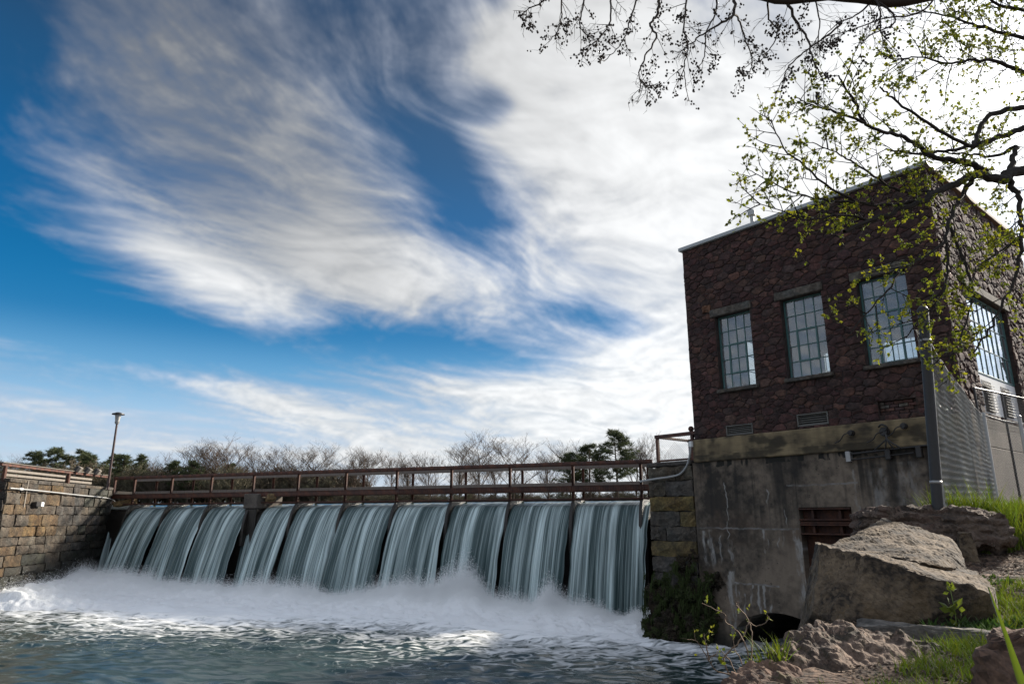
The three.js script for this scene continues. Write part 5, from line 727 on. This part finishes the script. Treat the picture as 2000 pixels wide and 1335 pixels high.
grassPatch('grass', [[2.35, 3.55, .5, .3, 1500], [2.75, 3.95, .5, .25, 1500], [1.9, 3.05, .45, .25, 900], [2.9, 3.3, .6, .4, 1700], [3.35, 4.7, .35, .4, 2000], [3.9, 5.1, .5, .5, 2200], [1.75, 3.0, .35, .15, 900, 1.3], [2.1, 2.75, .4, .25, 1200], [1.45, 3.0, .25, .15, 350], [2.45, 4.0, .3, .12, 500], [3.7, 4.4, .5, .3, 1800]], 7, 'bright green grass among the foreground rocks', mGrass, .04, .16);
grassPatch('grass_bank', [[4.5, 6.85, .42, .3, 1700, 1.9], [5.3, 7.2, .6, .5, 1700], [5.0, 6.2, .35, .5, 1100], [6.2, 8.5, 1.2, 1, 2200]], 8, 'sunlit grass growing along the foot of the chain-link fence', mGrass, .08, .26, .008);
grassPatch('ground_plants', [[2.75, 4.45, .28, .10, 420, .8], [3.1, 4.6, .2, .1, 240, .6], [3.75, 5.7, .2, .12, 260, .5]], 9, 'low green weeds at the foot of the big boulder', phys({ color: col(.06, .12, .025), roughness: .95, transmission: .3, thickness: 0, ior: 1.3, side: THREE.DoubleSide }), .06, .16, .02);
grassPatch('waterside_grass', [[1.36, 3.85, .09, .08, 60, 1]], 10, 'clump of long grass blades beside the bare shrub', mGrass, .16, .34, .010);
{
  const t = thing('tall_grass_blade', 'single broad grass blade standing tall at the right edge', 'grass blade', [1.18, 1.75, -1.62]), g = new THREE.PlaneGeometry(.026, 1.0, 2, 10), p = g.attributes.position;
  for (let i = 0; i < p.count; i++) { const f = p.getY(i) + .5; p.setXYZ(i, p.getX(i) * (f < .75 ? 1 : 1 - (f - .75) / .25 * .97) - .10 * f * f, f, Math.abs(p.getX(i)) * .4 - .02 * f); } g.computeVertexNormals(); mesh('leaf', [g], mGrass, t);
  const sp = thing('weed_sprig', 'thin upright weed sprig in front of the boulder', 'weed', [2.68, ground(2.68, 4.42) - .02, -4.42]); mesh('stem', [tube(smooth([[0, 0, 0], [.01, .15, 0], [0, .3, 0]], 6), .003, 4)], std({ color: col(.12, .16, .04) }), sp);
  const r = RND(3), tips = []; for (let i = 0; i < 14; i++) tips.push([new THREE.Vector3((r() - .5) * .05, .06 + r() * .25, (r() - .5) * .05), new THREE.Vector3(r() - .5, .3, r() - .5).normalize()]); mesh('leaves', foliage(tips, r, .05, 2, 1), mLeaf[1], sp);
}
{
  const r = RND(404), g = new THREE.PlaneGeometry(1, .45, 2, 1), p = g.attributes.position; for (let i = 0; i < p.count; i++) p.setZ(i, .22 * Math.abs(p.getX(i)) + (i % 2) * .05); g.computeVertexNormals();
  const list = []; for (let i = 0; i < 26000; i++) { const X = 1.6 + r() * 4.4, D = 3.2 + r() * 3.9; if (edgeDist(X, D) < .1) continue; list.push([X, D]); }
  const im = new THREE.InstancedMesh(g, std({ color: col(1, 1, 1), roughness: .9, side: THREE.DoubleSide }), list.length), M = new THREE.Matrix4(), q = new THREE.Quaternion(), e = new THREE.Euler(), c = new THREE.Color();
  list.forEach(([X, D], i) => { e.set(-Math.PI / 2 + (r() - .5) * 1.0, (r() - .5) * 1.0, r() * 6.28, 'YXZ'); q.setFromEuler(e); const s = .012 + .028 * r() * r(); M.compose(new THREE.Vector3(X, ground(X, D) + .006 + .008 * r(), -D), q, new THREE.Vector3(s, s, s)); im.setMatrixAt(i, M); const k = Math.pow(r(), 2.2); im.setColorAt(i, c.setRGB(lerp(.025, .26, k), lerp(.016, .18, k), lerp(.010, .12, k))); });
  im.name = 'leaf_litter'; im.castShadow = im.receiveShadow = true; scene.add(im); info(im, 'brown mulch and dead leaf litter on the bank', 'litter', null, 'stuff');
}
// ---------- trees along the far shore ----------
function bareTree(seed, H, thin = 1, spreadF = 1) {
  const r = RND(seed), trunkG = [], tw = [];
  const go = (p, d, L, rad, lv) => {
    const n = lv === 0 ? 6 : 3, pts = [p.clone()]; d = d.clone();
    for (let i = 0; i < n; i++) { d.add(new THREE.Vector3(r() - .5, (r() - .5) * .4 + .10 * (lv > 0), r() - .5).multiplyScalar(lv === 0 ? .16 : .34)).normalize(); pts.push(pts[i].clone().addScaledVector(d, L / n)); }
    (lv === 0 ? trunkG : tw).push(tube(pts, (t) => rad * (1 - (lv === 0 ? .6 : .5) * t) + .006, lv < 2 ? 5 : 3, false));
    if (lv >= 5) return;
    const kids = lv === 0 ? 11 : lv < 3 ? 4 : 3;
    for (let k = 0; k < kids; k++) { const f = lv === 0 ? .28 + .72 * (k + r() * .7) / kids : .3 + .7 * (k + r()) / kids, i = Math.min(n - 1, Math.floor(f * n)), q = pts[i].clone().lerp(pts[i + 1], f * n - i), a = r() * 6.283, nd = d.clone().multiplyScalar(.75).add(new THREE.Vector3(Math.cos(a), .25 + r() * .3, Math.sin(a)).multiplyScalar((.55 + .4 * r()) * spreadF)).normalize(); go(q, nd, L * (lv === 0 ? (.62 - .28 * f) : .58) * (.75 + .5 * r()), rad * (lv === 0 ? .42 : .52) * (1 - .3 * f), lv + 1); }
  };
  go(new THREE.Vector3(0, -.3, 0), new THREE.Vector3(0, 1, 0), H * .82, H * .018 * thin, 0);
  return [joined(trunkG), joined(tw)];
}
function pineTree(seed, H, w, shape) {
  const r = RND(seed), trunk = tube(smooth([[0, -.3, 0], [.1 * (r() - .5), H * .4, .1], [.2 * (r() - .5), H * .75, 0], [0, H * .98, 0]], 8), (t) => H * .016 * (1 - .8 * t), 6, false), P = [], wood = [];
  const n = 54; for (let k = 0; k < n; k++) {
    const f = shape ? .18 + .82 * k / n : .38 + .62 * k / n, R = w * (shape ? Math.pow(1 - (f - .18) / .82, .75) + .06 : Math.sin(Math.PI * Math.pow((f - .30) / .72, .8)) * .9 + .1) * (.55 + .6 * r()), a = r() * 6.283, y = f * H, tip = new THREE.Vector3(Math.cos(a) * R, y + R * .22, Math.sin(a) * R);
    wood.push(tube([[0, y, 0], [tip.x * .5, y + R * .05, tip.z * .5], tip], .03, 3, false));
    for (let c = 0; c < 5; c++) { const q = tip.clone().multiplyScalar(.45 + .6 * c / 4); q.y = lerp(y, tip.y, .45 + .6 * c / 4) + (r() - .5) * .3; q.x += (r() - .5) * .35; q.z += (r() - .5) * .35; const cs = .42 + .3 * r();
      for (let m = 0; m < 20; m++) { const d = new THREE.Vector3(r() - .5, r() * .8 - .25, r() - .5).normalize(), s = new THREE.Vector3(r() - .5, r() - .5, r() - .5).cross(d).normalize().multiplyScalar(.045), b = q.clone().addScaledVector(d, cs * .25 * r()), e = q.clone().addScaledVector(d, cs * (.7 + .6 * r())); P.push(b.x - s.x, b.y - s.y, b.z - s.z, b.x + s.x, b.y + s.y, b.z + s.z, e.x, e.y, e.z); } }
  }
  const g = new THREE.BufferGeometry(); g.setAttribute('position', new THREE.Float32BufferAttribute(P, 3)); g.computeVertexNormals(); return [joined([trunk, ...wood]), joined([g])];
}
const BARE = [bareTree(1, 10), bareTree(2, 10, .9, 1.15), bareTree(3, 10, 1, .8), bareTree(4, 10, .8, 1.3), bareTree(5, 10, .7, .6)], PINE = [pineTree(11, 10, 2.6, 0), pineTree(12, 10, 3.0, 0), pineTree(13, 10, 2.5, 1), pineTree(14, 10, 2.4, 0)];
function farTree(kind, X, D, top, v, turn, label, lit, base = 3.55 + .012 * (D - 52)) {
  const set = kind === 'pine' ? PINE[v] : BARE[v], t = thing(kind === 'pine' ? 'pine_tree' : 'bare_tree', label, 'tree', [X, base, -D], turn, kind === 'pine' ? 'pines on the far shore' : 'bare trees on the far shore'), s = (top + (kind === 'bare' ? .7 : .3) - base) / (set.high ??= (set[1].computeBoundingBox(), set[1].boundingBox.max.y));
  t.scale.set(s * 1.2, s, s * 1.2); shared('trunk', set[0], mFarBark, t); const c = shared('crown', set[1], kind === 'pine' ? mNeedle : mFarBark, t); return t;
}
// X, distance, height of the top, variant, label
const PLACES = ['left of the tall lamp', 'right of the tall lamp'];
[
  ['bare', -50.5, 66, 8.6, 0, 'bare tree at the far left edge above the timber fence'], ['bare', -47, 67, 8.3, 2, 'small bare tree between the left edge and the pine cluster'],
  ['pine', -41.5, 60, 8.5, 3, 'leftmost dark pine of the cluster above the abutment'], ['pine', -39.6, 60, 8.8, 0, 'tallest dark pine of the cluster above the abutment'], ['pine', -38.2, 61, 8.7, 1, 'dark pine third from the left in the cluster'], ['pine', -36.6, 59, 8.2, 3, 'dark pine above the first floodlight'], ['pine', -35.4, 58, 8.0, 1, 'rounded dark pine just left of the tall lamp'], ['pine', -34.6, 60, 8.2, 0, 'dark pine directly behind the tall lamp'], ['pine', -32.6, 58, 8.0, 3, 'brownish pine just right of the tall lamp'],
  ['pine', -30.8, 57.5, 8.0, 2, 'pointed evergreen right of the tall lamp'], ['bare', -30, 59, 7.9, 1, 'crooked bare tree beside the pointed evergreen'], ['pine', -27.2, 56, 7.3, 1, 'low round pine over the second walkway bay'], ['pine', -25.5, 55, 7.2, 0, 'low dark pine over the third walkway bay'],
  ['bare', -26.8, 58, 8.8, 3, 'spreading bare tree over the third walkway bay'], ['bare', -25, 59, 9.0, 2, 'slender bare tree left of the tallest one'], ['bare', -23.4, 58, 9.4, 0, 'tallest bare tree over the left half of the walkway'], ['pine', -24.2, 60, 7.4, 1, 'olive evergreen at the foot of the tallest bare tree'], ['bare', -21.3, 58, 8.3, 4, 'thin pale bare tree right of the tallest one'],
  ['bare', -19.4, 57, 8.4, 1, 'bushy bare tree above the wide concrete pier'], ['bare', -17.7, 57, 8.5, 3, 'broad bare tree right of the wide pier'], ['bare', -16.5, 58, 8.7, 1, 'dense bare tree with many upright stems in the walkway middle'], ['bare', -13.2, 58, 8.4, 2, 'bare tree standing alone after the sky gap'], ['bare', -11.8, 57, 8.0, 3, 'leaning bare tree over the middle of the walkway'], ['bare', -10, 58, 7.9, 4, 'small upright bare tree in the walkway middle'], ['bare', -8.4, 57, 7.7, 2, 'short bare tree before the second sky gap'], ['bare', -6.8, 58, 8.0, 4, 'thin bare tree at the second sky gap'],
  ['bare', -4.2, 55, 8.5, 3, 'low spreading bare tree left of the big pair'], ['bare', -2.5, 54, 9.0, 1, 'left tree of the big bare pair near the powerhouse'], ['bare', .1, 55, 9.0, 3, 'right tree of the big bare pair, golden in the sun'], ['bare', 3.0, 57, 8.1, 2, 'small bare tree between the big pair and the pines'],
  ['pine', 4.6, 55, 7.9, 3, 'low sunlit pine left of the tall one'], ['pine', 6.2, 55, 8.6, 1, 'middle sunlit pine near the powerhouse'], ['pine', 8.1, 54, 9.6, 0, 'tallest sunlit pine left of the platform railing'], ['bare', 5.4, 60, 9.2, 4, 'thin bare tree rising behind the sunlit pines'], ['bare', 10.1, 57, 9.3, 4, 'slim bare tree left of the platform railing'], ['bare', 11.4, 57, 9.2, 0, 'bare tree seen through the platform railing'],
].forEach(([k, X, D, top, v, label], i) => farTree(k, X, D, top, v, i * 2.4, label, X > 2));
[[-37, 14, 14, 0], [-40, 7, 15, 3], [-43, 0, 15, 1], [-38, -8, 14, 2], [-36, 20, 12, 1]].forEach(([X, D, top, v], i) => farTree('bare', X, D, top, v, i, ['bare tree on the left bank beyond the picture, first upstream', 'bare tree on the left bank beyond the picture, second', 'bare tree on the left bank beyond the picture, third', 'bare tree on the left bank beyond the picture, farthest downstream', 'bare tree on the left bank beside the abutment'][i], false, 2.2));
{
  const r = RND(515), desc = ['thin', 'low', 'crooked', 'pale', 'twiggy', 'leaning'];
  const where = ['behind the leftmost walkway bay', 'behind the second walkway bay from the left', 'behind the third walkway bay from the left', 'left of the wide concrete pier', 'right of the wide concrete pier', 'behind the middle of the walkway', 'past the middle of the walkway', 'left of the big bare pair', 'right of the big bare pair', 'in front of the sunlit pines', 'below the platform railing'];
  for (let i = 0; i < 22; i++) { const f = i / 21, X = -38 + 48 * f + (r() - .5) * 1.2; farTree('bare', X, 61 + 9 * r(), 6.4 + 1.6 * r(), Math.floor(r() * 5), r() * 6, desc[(i * 5 + Math.floor(i / 2)) % 6] + (i % 2 ? ' back-row tree ' : ' small bare tree ') + where[Math.floor(f * 10.99)], false); }
}
{
  // brush along the far water edge
  const bush = joined([...bareTree(31, 2.4, 1.3, 1.5)].map((g) => g)), r = RND(55), N = 760, im = new THREE.InstancedMesh(bush, std({ color: col(.10, .078, .06), roughness: 1 }), N), M = new THREE.Matrix4(), q = new THREE.Quaternion(), c = new THREE.Color();
  for (let i = 0; i < N; i++) { const X = -75 + 105 * Math.pow(r(), 1.12), dens = X < -14 ? 1 : .72, D = 54 + 14 * r(), s = (.7 + .9 * r()) * dens * (X < -14 ? .95 : .62); q.setFromAxisAngle(new THREE.Vector3(0, 1, 0), r() * 6.28); M.compose(new THREE.Vector3(X, 3.35 + .012 * (D - 52), -D), q, new THREE.Vector3(s * 1.3, s, s * 1.3)); im.setMatrixAt(i, M); const k = .6 + .8 * r(); im.setColorAt(i, c.setRGB(k, k * (.95 + .25 * r()), k * .9)); }
  im.name = 'brush'; im.castShadow = im.receiveShadow = true; scene.add(im); info(im, 'brown leafless brush along the far shore behind the walkway', 'brush', null, 'stuff');
}
renderer.render(scene, camera);
